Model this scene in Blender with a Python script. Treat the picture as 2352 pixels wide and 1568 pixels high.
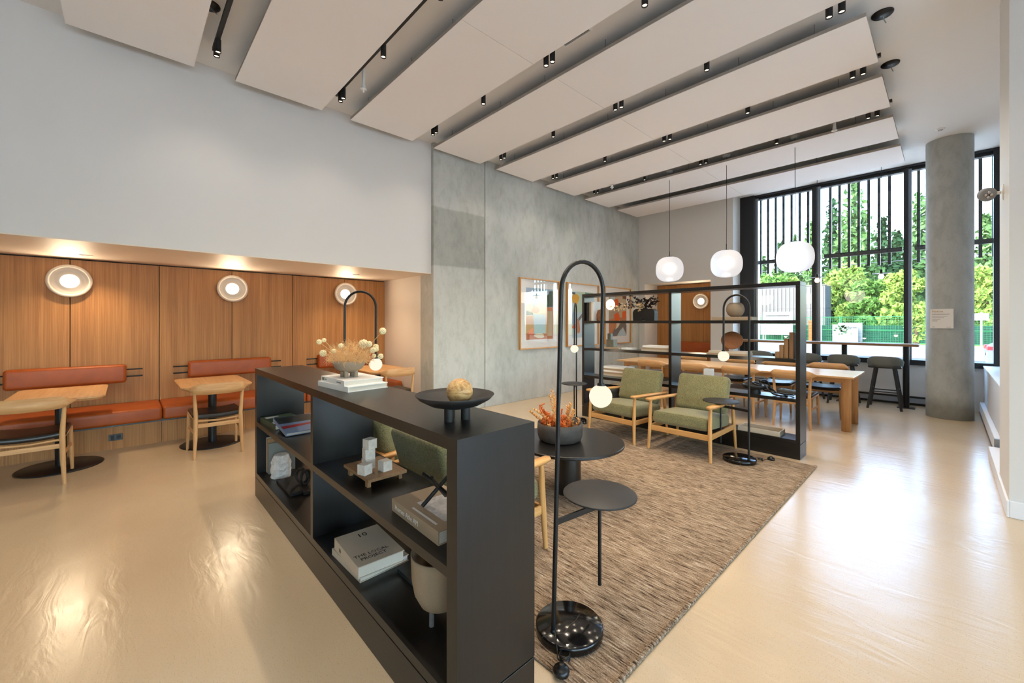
import bpy, math, random
from mathutils import Vector, Matrix
R = random.Random(7)
PI = math.pi
scene = bpy.context.scene
COL = scene.collection
for o in list(bpy.data.objects):
    bpy.data.objects.remove(o)

# ---------------------------------------------------------------- camera
IMG_W, IMG_H, FPX, HORIZON = 2352.0, 1568.0, 941.0, 740.0
YAW = math.atan2(1000.0, 941.0)
cam_d = bpy.data.cameras.new('camera')
cam = bpy.data.objects.new('camera', cam_d)
COL.objects.link(cam)
cam.location = (0, 0, 1.45)
cam.rotation_euler = (PI / 2, 0, YAW)
cam_d.sensor_fit = 'HORIZONTAL'
cam_d.sensor_width = 36.0
cam_d.lens = 36.0 * FPX / IMG_W
cam_d.shift_y = -(IMG_H / 2 - HORIZON) / IMG_W
cam_d.clip_start = 0.05
cam_d.clip_end = 500
scene.camera = cam

# ---------------------------------------------------------------- view, world, sun
vs = scene.view_settings
vs.view_transform = 'Standard'
vs.look = 'None'
vs.gamma = 1.0
vs.use_curve_mapping = False
vs.exposure = 0.84
SKY_STRENGTH = 1.6
SPOT_W = 29.0
world = bpy.data.worlds.new('sky')
scene.world = world
world.use_nodes = True
wn = world.node_tree
wn.nodes.clear()
w_out = wn.nodes.new('ShaderNodeOutputWorld')
w_bg = wn.nodes.new('ShaderNodeBackground')
w_sky = wn.nodes.new('ShaderNodeTexSky')
w_sky.sky_type = 'NISHITA'
w_sky.sun_disc = False
w_sky.sun_elevation = math.radians(48)
w_sky.sun_rotation = math.radians(230)
w_sky.air_density = 1.0
w_sky.dust_density = 1.6
w_sky.ozone_density = 1.0
w_bg.inputs[1].default_value = SKY_STRENGTH
wn.links.new(w_sky.outputs[0], w_bg.inputs[0])
wn.links.new(w_bg.outputs[0], w_out.inputs[0])
sun_d = bpy.data.lights.new('sun', 'SUN')
sun_d.energy = 1.7
sun_d.angle = math.radians(0.6)
sun_d.color = (1.0, 0.95, 0.86)
sun = bpy.data.objects.new('sun', sun_d)
COL.objects.link(sun)
sun.rotation_euler = Vector((0.50, 0.52, -0.70)).to_track_quat('-Z', 'Y').to_euler()

# ---------------------------------------------------------------- materials
MATS = {}
def nt(name):
    m = bpy.data.materials.new(name)
    m.use_nodes = True
    t = m.node_tree
    t.nodes.clear()
    out = t.nodes.new('ShaderNodeOutputMaterial')
    MATS[name] = m
    return m, t, out
def srgb(r, g, b):
    f = lambda c: ((c / 255.0 + 0.055) / 1.055) ** 2.4 if c > 10 else c / 255.0 / 12.92
    return (f(r), f(g), f(b), 1.0)
def bsdf(t, out, col, rough, metal=0.0, spec=0.5):
    b = t.nodes.new('ShaderNodeBsdfPrincipled')
    b.inputs['Base Color'].default_value = col
    b.inputs['Roughness'].default_value = rough
    b.inputs['Metallic'].default_value = metal
    b.inputs['Specular IOR Level'].default_value = spec
    t.links.new(b.outputs[0], out.inputs[0])
    return b
def coords(t, scale=(1, 1, 1), kind='Object'):
    c = t.nodes.new('ShaderNodeTexCoord')
    m = t.nodes.new('ShaderNodeMapping')
    m.inputs['Scale'].default_value = scale
    t.links.new(c.outputs[kind], m.inputs[0])
    return m.outputs[0]
def noise(t, vec, scale, detail=3.0, rough=0.55, dist=0.0):
    n = t.nodes.new('ShaderNodeTexNoise')
    n.inputs['Scale'].default_value = scale
    n.inputs['Detail'].default_value = detail
    n.inputs['Roughness'].default_value = rough
    n.inputs['Distortion'].default_value = dist
    t.links.new(vec, n.inputs['Vector'])
    return n.outputs['Fac']
def ramp(t, fac, stops):
    r = t.nodes.new('ShaderNodeValToRGB')
    e = r.color_ramp.elements
    while len(e) < len(stops):
        e.new(0.5)
    for k, (p, c) in enumerate(stops):
        e[k].position = p
        e[k].color = c
    t.links.new(fac, r.inputs[0])
    return r.outputs[0]
def mixc(t, fac, a, b, mode='MIX'):
    m = t.nodes.new('ShaderNodeMix')
    m.data_type = 'RGBA'
    m.blend_type = mode
    for sock, v in ((m.inputs[0], fac), (m.inputs[6], a), (m.inputs[7], b)):
        if hasattr(v, 'is_linked') or isinstance(v, bpy.types.NodeSocket):
            t.links.new(v, sock)
        else:
            sock.default_value = v
    return m.outputs[2]
def bump(t, b, height, strength=0.2, dist=0.01):
    n = t.nodes.new('ShaderNodeBump')
    n.inputs['Strength'].default_value = strength
    n.inputs['Distance'].default_value = dist
    t.links.new(height, n.inputs['Height'])
    t.links.new(n.outputs[0], b.inputs['Normal'])
def plain(name, col, rough=0.5, metal=0.0, spec=0.5, var=0.0, vscale=30.0, bmp=0.0):
    m, t, out = nt(name)
    b = bsdf(t, out, col, rough, metal, spec)
    if var > 0 or bmp > 0:
        v = coords(t)
        n = noise(t, v, vscale)
        if var > 0:
            lo = tuple(c * (1 - var) for c in col[:3]) + (1,)
            hi = tuple(min(1, c * (1 + var)) for c in col[:3]) + (1,)
            t.links.new(ramp(t, n, [(0.3, lo), (0.7, hi)]), b.inputs['Base Color'])
        if bmp > 0:
            bump(t, b, n, bmp, 0.003)
    return m
def wood(name, dark, light, axis, rough=0.45, fine=60.0, stretch=0.06, bmp=0.08, spec=0.4):
    m, t, out = nt(name)
    b = bsdf(t, out, light, rough, 0, spec)
    sc = [1.0, 1.0, 1.0]
    sc[axis] = stretch
    v = coords(t, tuple(sc))
    n1 = noise(t, v, fine, 4.0, 0.6, 0.4)
    n2 = noise(t, v, fine * 0.16, 2.0, 0.5, 0.6)
    f = t.nodes.new('ShaderNodeMath')
    f.operation = 'MULTIPLY_ADD'
    t.links.new(n1, f.inputs[0])
    f.inputs[1].default_value = 0.6
    g = t.nodes.new('ShaderNodeMath')
    g.operation = 'MULTIPLY'
    t.links.new(n2, g.inputs[0])
    g.inputs[1].default_value = 0.4
    t.links.new(g.outputs[0], f.inputs[2])
    t.links.new(ramp(t, f.outputs[0], [(0.33, dark), (0.66, light)]), b.inputs['Base Color'])
    bump(t, b, n1, bmp, 0.002)
    return m
def emit(name, col, strength):
    m, t, out = nt(name)
    e = t.nodes.new('ShaderNodeEmission')
    e.inputs[0].default_value = col
    e.inputs[1].default_value = strength
    t.links.new(e.outputs[0], out.inputs[0])
    return m

# polished concrete floor
m, t, out = nt('floor_concrete')
b = bsdf(t, out, srgb(214, 194, 166), 0.2, 0, 0.5)
b.inputs['IOR'].default_value = 1.85
v = coords(t)
n_big = noise(t, v, 0.55, 3.0, 0.55, 0.3)
n_sp = noise(t, v, 190.0, 2.0, 0.7)
n_mid = noise(t, v, 5.0, 4.0, 0.6, 0.5)
c1 = ramp(t, n_big, [(0.3, srgb(192, 168, 135)), (0.7, srgb(206, 184, 152))])
c2 = ramp(t, n_sp, [(0.30, srgb(150, 126, 98)), (0.40, (1, 1, 1, 1))])
t.links.new(mixc(t, 0.5, c1, c2, 'MULTIPLY'), b.inputs['Base Color'])
t.links.new(ramp(t, n_mid, [(0.25, (0.20, 0.20, 0.20, 1)), (0.75, (0.262, 0.262, 0.262, 1))]), b.inputs['Roughness'])
vb = coords(t, (1.0, 3.2, 1.0))
bump(t, b, noise(t, vb, 2.6, 3.0, 0.5, 1.6), 0.10, 0.02)

plain('white_paint', srgb(220, 217, 213), 0.6, 0, 0.3, 0.012, 1.2, 0.0)
plain('ceiling_paint', srgb(234, 232, 229), 0.7, 0, 0.2)
plain('soffit_paint', srgb(226, 216, 203), 0.52, 0, 0.4)
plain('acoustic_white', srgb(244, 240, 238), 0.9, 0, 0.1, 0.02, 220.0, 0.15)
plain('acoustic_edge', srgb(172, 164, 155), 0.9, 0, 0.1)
plain('trim_white', srgb(235, 235, 235), 0.4)
plain('beige_paint', srgb(222, 206, 186), 0.6)
# raw concrete
for nm, base, dk in (('concrete', srgb(200, 202, 197), srgb(172, 175, 169)), ('concrete_pour', srgb(196, 197, 191), srgb(172, 174, 167)), ('concrete_column', srgb(190, 193, 191), srgb(164, 167, 164))):
    m, t, out = nt(nm)
    b = bsdf(t, out, base, 0.65, 0, 0.3)
    v = coords(t, (1, 1, 0.5))
    n1 = noise(t, v, 1.0, 5.0, 0.6, 0.4)
    n2 = noise(t, v, 8.0, 4.0, 0.7, 0.3)
    v2 = coords(t)
    n3 = noise(t, v2, 120.0, 2.0, 0.6)
    ca = ramp(t, n1, [(0.30, dk), (0.58, base)])
    cb = ramp(t, n2, [(0.22, srgb(212, 213, 209)), (0.55, (1, 1, 1, 1))])
    cc = mixc(t, 0.7, ca, cb, 'MULTIPLY')
    cd = ramp(t, n3, [(0.3, (0.80, 0.80, 0.80, 1)), (0.55, (1, 1, 1, 1))])
    ce = mixc(t, 0.5, cc, cd, 'MULTIPLY')
    if nm != 'concrete':
        # darker formwork lift on the first pour; old damp stain round the foot of the column
        sx = t.nodes.new('ShaderNodeSeparateXYZ')
        t.links.new(v2, sx.inputs[0])
        if nm == 'concrete_pour':
            st_ = [(0.0, (1, 1, 1, 1)), (0.553, (1, 1, 1, 1)), (0.558, (0.72, 0.72, 0.70, 1)), (0.768, (0.74, 0.74, 0.72, 1)), (0.773, (1, 1, 1, 1))]
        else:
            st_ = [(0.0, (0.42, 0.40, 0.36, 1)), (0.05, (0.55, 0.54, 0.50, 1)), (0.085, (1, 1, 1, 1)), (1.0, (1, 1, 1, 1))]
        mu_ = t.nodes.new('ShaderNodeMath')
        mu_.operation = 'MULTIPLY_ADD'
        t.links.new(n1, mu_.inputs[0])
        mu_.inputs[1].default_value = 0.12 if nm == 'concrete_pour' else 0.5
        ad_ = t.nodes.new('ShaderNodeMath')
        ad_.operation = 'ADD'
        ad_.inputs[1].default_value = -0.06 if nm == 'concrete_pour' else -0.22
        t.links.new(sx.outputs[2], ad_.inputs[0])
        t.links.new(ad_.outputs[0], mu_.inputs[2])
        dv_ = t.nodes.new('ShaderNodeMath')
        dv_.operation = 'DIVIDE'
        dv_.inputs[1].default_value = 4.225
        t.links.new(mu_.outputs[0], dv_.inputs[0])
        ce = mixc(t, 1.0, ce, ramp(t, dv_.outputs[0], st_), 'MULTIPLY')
    t.links.new(ce, b.inputs['Base Color'])
    bump(t, b, n3, 0.15, 0.002)
# oak veneer wall panels, fine straight grain
wood('oak_panel', srgb(152, 98, 50), srgb(194, 138, 80), 2, 0.5, 75.0, 0.018, 0.03)
for ax, nm in enumerate('xyz'):
    wood('oak_' + nm, srgb(184, 135, 86), srgb(212, 167, 116), ax, 0.42, 42.0, 0.07)
    wood('oak_table_' + nm, srgb(196, 152, 104), srgb(222, 184, 138), ax, 0.24, 42.0, 0.07, 0.03, 0.6)
    wood('teak_' + nm, srgb(188, 134, 76), srgb(216, 166, 104), ax, 0.42, 42.0, 0.07)
    wood('black_oak_' + nm, srgb(10, 9, 9), srgb(22, 20, 18), ax, 0.33, 90.0, 0.05, 0.10, 0.6)
    wood('walnut_' + nm, srgb(120, 88, 58), srgb(164, 126, 88), ax, 0.5, 40.0, 0.08)
plain('leather_cognac', srgb(166, 78, 24), 0.42, 0, 0.45, 0.10, 9.0, 0.10)
plain('leather_black', srgb(24, 23, 23), 0.32, 0, 0.5, 0.15, 40.0, 0.05)
plain('metal_black', srgb(28, 28, 29), 0.38, 0.3, 0.5)
plain('metal_matte_black', srgb(38, 38, 39), 0.55, 0.0, 0.4)
plain('frame_black', srgb(30, 32, 36), 0.42, 0.0, 0.5)
plain('aluminium', srgb(150, 158, 166), 0.35, 0.7)
plain('chrome', srgb(200, 200, 205), 0.12, 1.0)
plain('plastic_white', srgb(232, 232, 230), 0.4)
plain('plastic_black', srgb(20, 20, 20), 0.35)
plain('steel_wire', srgb(120, 120, 120), 0.4, 0.8)
plain('felt_grey', srgb(112, 116, 112), 0.95, 0, 0.1, 0.12, 160.0, 0.2)
plain('stool_black', srgb(40, 43, 46), 0.5, 0, 0.4)
plain('ceramic_taupe', srgb(150, 132, 112), 0.75, 0, 0.3, 0.06, 120.0, 0.1)
plain('ceramic_sand', srgb(158, 138, 114), 0.8, 0, 0.2, 0.05, 160.0, 0.1)
plain('ceramic_black', srgb(32, 30, 30), 0.55, 0, 0.4, 0.1, 60.0, 0.1)
plain('stoneware_dark', srgb(66, 60, 56), 0.6, 0, 0.4, 0.25, 25.0, 0.15)
plain('ceramic_grey', srgb(120, 118, 116), 0.7, 0, 0.3, 0.1, 90.0, 0.15)
plain('travertine', srgb(206, 198, 188), 0.7, 0, 0.3, 0.12, 60.0, 0.3)
plain('marble_green', srgb(92, 92, 78), 0.4, 0, 0.5, 0.25, 30.0)
plain('marble_white', srgb(226, 224, 222), 0.4, 0, 0.5, 0.06, 20.0)
plain('quartz', srgb(214, 208, 204), 0.7, 0, 0.4, 0.2, 40.0, 0.5)
plain('cork_brown', srgb(132, 84, 52), 0.75, 0, 0.3, 0.15, 90.0, 0.2)
plain('paper', srgb(236, 234, 230), 0.8)
plain('paper_edge', srgb(214, 206, 192), 0.9, 0, 0.1, 0.06, 300.0)
plain('ink', srgb(40, 38, 36), 0.8)
plain('gold_ink', srgb(178, 138, 66), 0.6)
plain('cover_white', srgb(230, 226, 220), 0.6)
plain('cover_taupe', srgb(164, 142, 116), 0.7)
plain('cover_sand', srgb(190, 176, 156), 0.7)
plain('cover_green', srgb(58, 74, 54), 0.5, 0, 0.4, 0.35, 25.0)
plain('cover_blue', srgb(112, 134, 170), 0.35)
plain('cover_red', srgb(150, 34, 36), 0.4)
plain('cover_dark', srgb(40, 44, 46), 0.4, 0, 0.5, 0.4, 30.0)
plain('cover_grey', srgb(120, 124, 120), 0.6)
plain('dried_grass', srgb(236, 190, 132), 0.85)
plain('dried_pod', srgb(236, 218, 176), 0.8, 0, 0.2, 0.2, 120.0)
plain('dried_stem', srgb(196, 160, 108), 0.8)
plain('succulent_orange', srgb(206, 104, 40), 0.6, 0, 0.4, 0.3, 20.0)
plain('succulent_gold', srgb(222, 164, 96), 0.6, 0, 0.4, 0.25, 20.0)
plain('leaf_dark', srgb(52, 36, 32), 0.5, 0, 0.4, 0.3, 15.0)
plain('leaf_cream', srgb(206, 172, 128), 0.6, 0, 0.4, 0.2, 15.0)
plain('brick_tile', srgb(206, 128, 60), 0.6)
# olive upholstery
m, t, out = nt('olive_fabric')
b = bsdf(t, out, srgb(132, 128, 92), 0.95, 0, 0.1)
b.inputs['Sheen Weight'].default_value = 0.25
v = coords(t)
n1 = noise(t, v, 130.0, 3.0, 0.7)
n2 = noise(t, v, 9.0, 3.0, 0.6)
ca = ramp(t, n1, [(0.28, srgb(92, 90, 60)), (0.72, srgb(158, 152, 112))])
cb = ramp(t, n2, [(0.3, (0.82, 0.82, 0.82, 1)), (0.7, (1, 1, 1, 1))])
t.links.new(mixc(t, 0.8, ca, cb, 'MULTIPLY'), b.inputs['Base Color'])
bump(t, b, n1, 0.3, 0.003)
# flat woven rug, streaks run along x
m, t, out = nt('rug_weave')
b = bsdf(t, out, srgb(150, 126, 100), 0.98, 0, 0.05)
v = coords(t, (0.095, 1.0, 1.0))
n1 = noise(t, v, 125.0, 3.0, 0.7, 0.1)
v2 = coords(t)
n2 = noise(t, v2, 170.0, 2.0, 0.7)
n3 = noise(t, coords(t, (0.25, 1, 1)), 3.0, 3.0, 0.6)
ca = ramp(t, n1, [(0.34, srgb(66, 54, 46)), (0.45, srgb(148, 126, 104)), (0.58, srgb(180, 158, 134)), (0.70, srgb(214, 197, 174))])
cb = ramp(t, n2, [(0.32, (0.42, 0.40, 0.38, 1)), (0.56, (1, 1, 1, 1))])
cc = ramp(t, n3, [(0.3, (0.8, 0.8, 0.8, 1)), (0.7, (1, 1, 1, 1))])
d1 = mixc(t, 0.8, ca, cb, 'MULTIPLY')
t.links.new(mixc(t, 0.8, d1, cc, 'MULTIPLY'), b.inputs['Base Color'])
bump(t, b, n2, 0.5, 0.006)
# black marble lamp base with veins
m, t, out = nt('marble_black')
b = bsdf(t, out, srgb(16, 15, 15), 0.12, 0, 0.5)
v = coords(t)
w = t.nodes.new('ShaderNodeTexWave')
w.inputs['Scale'].default_value = 2.1
w.inputs['Distortion'].default_value = 9.0
w.inputs['Detail'].default_value = 3.0
t.links.new(v, w.inputs[0])
t.links.new(ramp(t, w.outputs[1], [(0.0, srgb(64, 58, 54)), (0.003, srgb(16, 15, 15))]), b.inputs['Base Color'])
# burl wooden ball
m, t, out = nt('burl_wood')
b = bsdf(t, out, srgb(206, 162, 104), 0.45, 0, 0.4)
v = coords(t, (1, 1, 2.2))
n1 = noise(t, v, 14.0, 6.0, 0.7, 2.0)
t.links.new(ramp(t, n1, [(0.3, srgb(120, 78, 40)), (0.5, srgb(206, 162, 104)), (0.7, srgb(226, 190, 138))]), b.inputs['Base Color'])
# glazing: clear pane, mirror share rises towards grazing angles
def glass(name, tint):
    m, t, out = nt(name)
    tr = t.nodes.new('ShaderNodeBsdfTransparent')
    tr.inputs[0].default_value = tint
    gl = t.nodes.new('ShaderNodeBsdfGlossy')
    gl.inputs['Roughness'].default_value = 0.01
    lw = t.nodes.new('ShaderNodeLayerWeight')
    lw.inputs[0].default_value = 0.5
    pw = t.nodes.new('ShaderNodeMath')
    pw.operation = 'POWER'
    pw.inputs[1].default_value = 5.0
    t.links.new(lw.outputs['Facing'], pw.inputs[0])
    ma = t.nodes.new('ShaderNodeMath')
    ma.operation = 'MULTIPLY_ADD'
    ma.inputs[1].default_value = 0.95
    ma.inputs[2].default_value = 0.045
    t.links.new(pw.outputs[0], ma.inputs[0])
    mx = t.nodes.new('ShaderNodeMixShader')
    t.links.new(ma.outputs[0], mx.inputs[0])
    t.links.new(tr.outputs[0], mx.inputs[1])
    t.links.new(gl.outputs[0], mx.inputs[2])
    t.links.new(mx.outputs[0], out.inputs[0])
    return m
glass('window_glass', (0.94, 0.97, 0.96, 1))
glass('picture_glass', (0.98, 0.98, 0.98, 1))
# opal glass shade around a bulb
def opal(name, col, glow, rough, share):
    m, t, out = nt(name)
    e = t.nodes.new('ShaderNodeEmission')
    e.inputs[0].default_value = col
    e.inputs[1].default_value = glow
    rf = t.nodes.new('ShaderNodeBsdfRefraction')
    rf.inputs['Roughness'].default_value = rough
    rf.inputs['IOR'].default_value = 1.3
    mx = t.nodes.new('ShaderNodeMixShader')
    mx.inputs[0].default_value = share
    t.links.new(e.outputs[0], mx.inputs[1])
    t.links.new(rf.outputs[0], mx.inputs[2])
    t.links.new(mx.outputs[0], out.inputs[0])
    return m
opal('opal_pendant', (1.0, 0.95, 0.94, 1), 0.55, 0.75, 0.45)
emit('bulb_glow', (1.0, 0.86, 0.68, 1), 2.6)
emit('opal_globe', (1.0, 0.88, 0.69, 1), 0.62)
emit('sconce_glow', (1.0, 0.93, 0.82, 1), 1.5)
emit('spot_lens', (1.0, 0.80, 0.52, 1), 5.0)
emit('bulb_edison', (1.0, 0.72, 0.42, 1), 4.0)
plain('sconce_plaster', srgb(208, 196, 182), 0.6, 0, 0.3)

# outdoors
plain('asphalt', srgb(70, 74, 84), 0.9, 0, 0.2, 0.1, 8.0)
plain('pavement', srgb(100, 95, 89), 0.9, 0, 0.2, 0.06, 3.0)
plain('bounce_paving', srgb(214, 208, 198), 0.9, 0, 0.2, 0.05, 2.0)  # pale colour for the added ground that reflects daylight indoors
plain('grass_verge', srgb(120, 138, 70), 0.95, 0, 0.1, 0.3, 3.0)
plain('container_cream', srgb(98, 91, 85), 0.7)
plain('container_end', srgb(72, 75, 80), 0.7)
plain('container_grey', srgb(150, 154, 160), 0.7)
plain('fence_green', srgb(24, 112, 60), 0.5)
plain('screen_green', srgb(28, 62, 52), 0.85, 0, 0.2, 0.25, 1.5)
plain('safety_orange', srgb(232, 92, 34), 0.6)
plain('board_white', srgb(120, 121, 124), 0.7)
plain('concrete_out', srgb(140, 136, 130), 0.9)
plain('bark', srgb(92, 72, 56), 0.9, 0, 0.2, 0.25, 6.0)
plain('needles_dark', srgb(53, 79, 49), 0.85, 0, 0.1, 0.35, 0.6)
plain('needles_mid', srgb(86, 116, 66), 0.85, 0, 0.1, 0.35, 0.6)
plain('leaves_light', srgb(122, 142, 63), 0.8, 0, 0.2, 0.35, 0.8)
plain('leaves_mid', srgb(89, 122, 53), 0.8, 0, 0.2, 0.35, 0.8)
plain('car_silver', srgb(104, 114, 132), 0.3, 0.4)
plain('tyre', srgb(24, 24, 25), 0.8)
plain('car_window', srgb(30, 36, 42), 0.08)
plain('tail_red', srgb(150, 16, 26), 0.3)
plain('cable', srgb(60, 62, 66), 0.7)
plain('brick_out', srgb(170, 150, 136), 0.9)

# ---------------------------------------------------------------- mesh builder
class MB:
    def __init__(self):
        self.v, self.f, self.s, self.mi = [], [], [], []
        self.cur = 0
    def add(self, vs, fs, smooth=False):
        o = len(self.v)
        self.v += [tuple(p) for p in vs]
        for f in fs:
            self.f.append(tuple(o + i for i in f))
            self.s.append(smooth)
            self.mi.append(self.cur)
        return self
    def box(self, c, s, rz=0.0, bev=0.0, rot=None):
        hx, hy, hz = s[0] / 2, s[1] / 2, s[2] / 2
        M = rot if rot is not None else Matrix.Rotation(rz, 3, 'Z')
        C = Vector(c)
        if bev <= 0:
            p = [(-hx, -hy, -hz), (hx, -hy, -hz), (hx, hy, -hz), (-hx, hy, -hz),
                 (-hx, -hy, hz), (hx, -hy, hz), (hx, hy, hz), (-hx, hy, hz)]
            fs = [(0, 3, 2, 1), (4, 5, 6, 7), (0, 1, 5, 4), (1, 2, 6, 5), (2, 3, 7, 6), (3, 0, 4, 7)]
            return self.add([C + M @ Vector(q) for q in p], fs)
        return self.rbox(c, s, bev, 1, rot=M)
    def b(self, x0, x1, y0, y1, z0, z1, bev=0.0):
        return self.box(((x0 + x1) / 2, (y0 + y1) / 2, (z0 + z1) / 2), (abs(x1 - x0), abs(y1 - y0), abs(z1 - z0)), 0, bev)
    def rbox(self, c, s, r, seg=3, rot=None, puff=0.0, mid=1, fn=None):
        h = [x / 2 for x in s]
        r = min(r, min(h) * 0.999)
        M = rot if rot is not None else Matrix.Identity(3)
        C = Vector(c)
        ax = []
        for k in range(3):
            i = h[k] - r
            lo = [-i - r * math.tan(PI / 4 * j / seg) for j in range(seg, 0, -1)]
            md = [-i + 2 * i * j / mid for j in range(mid + 1)]
            hi = [i + r * math.tan(PI / 4 * j / seg) for j in range(1, seg + 1)]
            ax.append(lo + md + hi)
        idx, vs, fs = {}, [], []
        def vert(p):
            q = [max(-(h[k] - r), min(h[k] - r, p[k])) for k in range(3)]
            d = Vector([p[k] - q[k] for k in range(3)])
            if d.length > 1e-9:
                d = d.normalized() * r
            w = Vector(q) + d
            key = tuple(round(x, 6) for x in w)
            if key not in idx:
                idx[key] = len(vs)
                if puff:
                    a, e = w.x / h[0], w.y / h[1]
                    w = Vector((w.x, w.y, w.z + (puff if w.z > 0 else -puff * 0.3) * max(0, 1 - a * a) * max(0, 1 - e * e)))
                if fn:
                    w = Vector(fn(w))
                vs.append(C + M @ w)
            return idx[key]
        for k in range(3):
            a, e = (k + 1) % 3, (k + 2) % 3
            for sg in (-1, 1):
                for i in range(len(ax[a]) - 1):
                    for j in range(len(ax[e]) - 1):
                        q = []
                        for (ii, jj) in ((i, j), (i + 1, j), (i + 1, j + 1), (i, j + 1)):
                            p = [0, 0, 0]
                            p[k] = sg * h[k]
                            p[a] = ax[a][ii]
                            p[e] = ax[e][jj]
                            q.append(vert(p))
                        if sg < 0:
                            q.reverse()
                        q2 = []
                        for x in q:
                            if x not in q2:
                                q2.append(x)
                        if len(q2) > 2:
                            fs.append(tuple(q2))
        return self.add(vs, fs, seg > 1)
    def cyl(self, p0, p1, r0, r1=None, n=16, caps=True, smooth=True):
        r1 = r0 if r1 is None else r1
        p0, p1 = Vector(p0), Vector(p1)
        d = (p1 - p0).normalized()
        u = d.orthogonal().normalized()
        w = d.cross(u)
        vs, fs = [], []
        for P, r in ((p0, r0), (p1, r1)):
            for k in range(n):
                a = 2 * PI * k / n
                vs.append(P + (u * math.cos(a) + w * math.sin(a)) * r)
        self.add(vs, [(k, (k + 1) % n, n + (k + 1) % n, n + k) for k in range(n)], smooth)
        if caps:
            self.add(vs[:n], [tuple(range(n - 1, -1, -1))])
            self.add(vs[n:], [tuple(range(n))])
        return self
    def tube(self, pts, r, n=8, closed=False):
        pts = [Vector(p) for p in pts]
        rr = r if isinstance(r, (list, tuple)) else [r] * len(pts)
        vs, fs = [], []
        u = None
        for i, p in enumerate(pts):
            a = pts[max(0, i - 1)]
            e = pts[min(len(pts) - 1, i + 1)]
            d = (e - a).normalized()
            if u is None:
                u = d.orthogonal().normalized()
            else:
                u = (u - d * u.dot(d))
                u = u.normalized() if u.length > 1e-6 else d.orthogonal().normalized()
            w = d.cross(u)
            for k in range(n):
                t_ = 2 * PI * k / n
                vs.append(p + (u * math.cos(t_) + w * math.sin(t_)) * rr[i])
        m_ = len(pts)
        for i in range(m_ - 1):
            for k in range(n):
                fs.append((i * n + k, i * n + (k + 1) % n, (i + 1) * n + (k + 1) % n, (i + 1) * n + k))
        self.add(vs, fs, True)
        self.add(vs[:n], [tuple(range(n - 1, -1, -1))])
        self.add(vs[-n:], [tuple(range(n))])
        return self
    def lathe(self, prof, c=(0, 0, 0), n=32, rot=None, sx=1.0, sy=1.0, smooth=True):
        C = Vector(c)
        M = rot if rot is not None else Matrix.Identity(3)
        vs, fs = [], []
        rings = []
        for (r, z) in prof:
            if r < 1e-6:
                rings.append([len(vs)])
                vs.append(C + M @ Vector((0, 0, z)))
            else:
                st = len(vs)
                for k in range(n):
                    a = 2 * PI * k / n
                    vs.append(C + M @ Vector((r * math.cos(a) * sx, r * math.sin(a) * sy, z)))
                rings.append(list(range(st, st + n)))
        for A, B_ in zip(rings, rings[1:]):
            if len(A) == 1 and len(B_) == 1:
                continue
            for k in range(n):
                k2 = (k + 1) % n
                if len(A) == 1:
                    fs.append((A[0], B_[k2], B_[k]))
                elif len(B_) == 1:
                    fs.append((A[k], A[k2], B_[0]))
                else:
                    fs.append((A[k], A[k2], B_[k2], B_[k]))
        return self.add(vs, fs, smooth)
    def sphere(self, c, r, n=20, sz=1.0, rot=None):
        m_ = n // 2
        prof = [(r * math.sin(PI * k / m_), -r * sz * math.cos(PI * k / m_)) for k in range(m_ + 1)]
        prof[0] = (0, -r * sz)
        prof[-1] = (0, r * sz)
        return self.lathe(prof, c, n, rot)
    def prism(self, poly, z0, z1, M=None, C=(0, 0, 0), smooth=False):
        n = len(poly)
        M = M if M is not None else Matrix.Identity(3)
        C = Vector(C)
        vs = [C + M @ Vector((p[0], p[1], z0)) for p in poly] + [C + M @ Vector((p[0], p[1], z1)) for p in poly]
        self.add(vs, [(k, (k + 1) % n, n + (k + 1) % n, n + k) for k in range(n)], smooth)
        self.add(vs[:n], [tuple(range(n - 1, -1, -1))])
        self.add(vs[n:], [tuple(range(n))])
        return self
    def mesh(self, name, mats):
        me = bpy.data.meshes.new(name)
        me.from_pydata(self.v, [], self.f)
        if not isinstance(mats, (list, tuple)):
            mats = [mats]
        for m_ in mats:
            me.materials.append(MATS[m_])
        me.polygons.foreach_set('use_smooth', self.s)
        me.polygons.foreach_set('material_index', self.mi)
        me.update()
        return me
def O(name, mb, mat, parent=None, loc=(0, 0, 0), rot=(0, 0, 0), **kw):
    o = bpy.data.objects.new(name, mb.mesh(name, mat) if isinstance(mb, MB) else mb)
    COL.objects.link(o)
    o.parent = parent
    o.location = loc
    o.rotation_euler = rot
    for k, x in kw.items():
        o[k] = x
    return o
def E(name, label, cat, loc=(0, 0, 0), rz=0.0, group=None):
    o = bpy.data.objects.new(name, None)
    COL.objects.link(o)
    o.location = loc
    o.rotation_euler = (0, 0, rz)
    o.empty_display_size = 0.05
    o['label'] = label
    o['category'] = cat
    if group:
        o['group'] = group
    return o
def S(name, mb, mat, parent=None, **kw):
    o = O(name, mb, mat, parent)
    if parent is None:
        o['kind'] = 'structure'
    for k, x in kw.items():
        o[k] = x
    return o
def SE(name):
    o = bpy.data.objects.new(name, None)
    COL.objects.link(o)
    o['kind'] = 'structure'
    return o
def dup(root, loc=None, rz=None, label=None, group=None, parent=None):
    c = root.copy()
    COL.objects.link(c)
    c.parent = parent
    if loc is not None:
        c.location = loc
    if rz is not None:
        c.rotation_euler = (0, 0, rz)
    if label:
        c['label'] = label
    if group:
        c['group'] = group
    for ch in root.children:
        dup(ch, parent=c)
    return c
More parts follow.
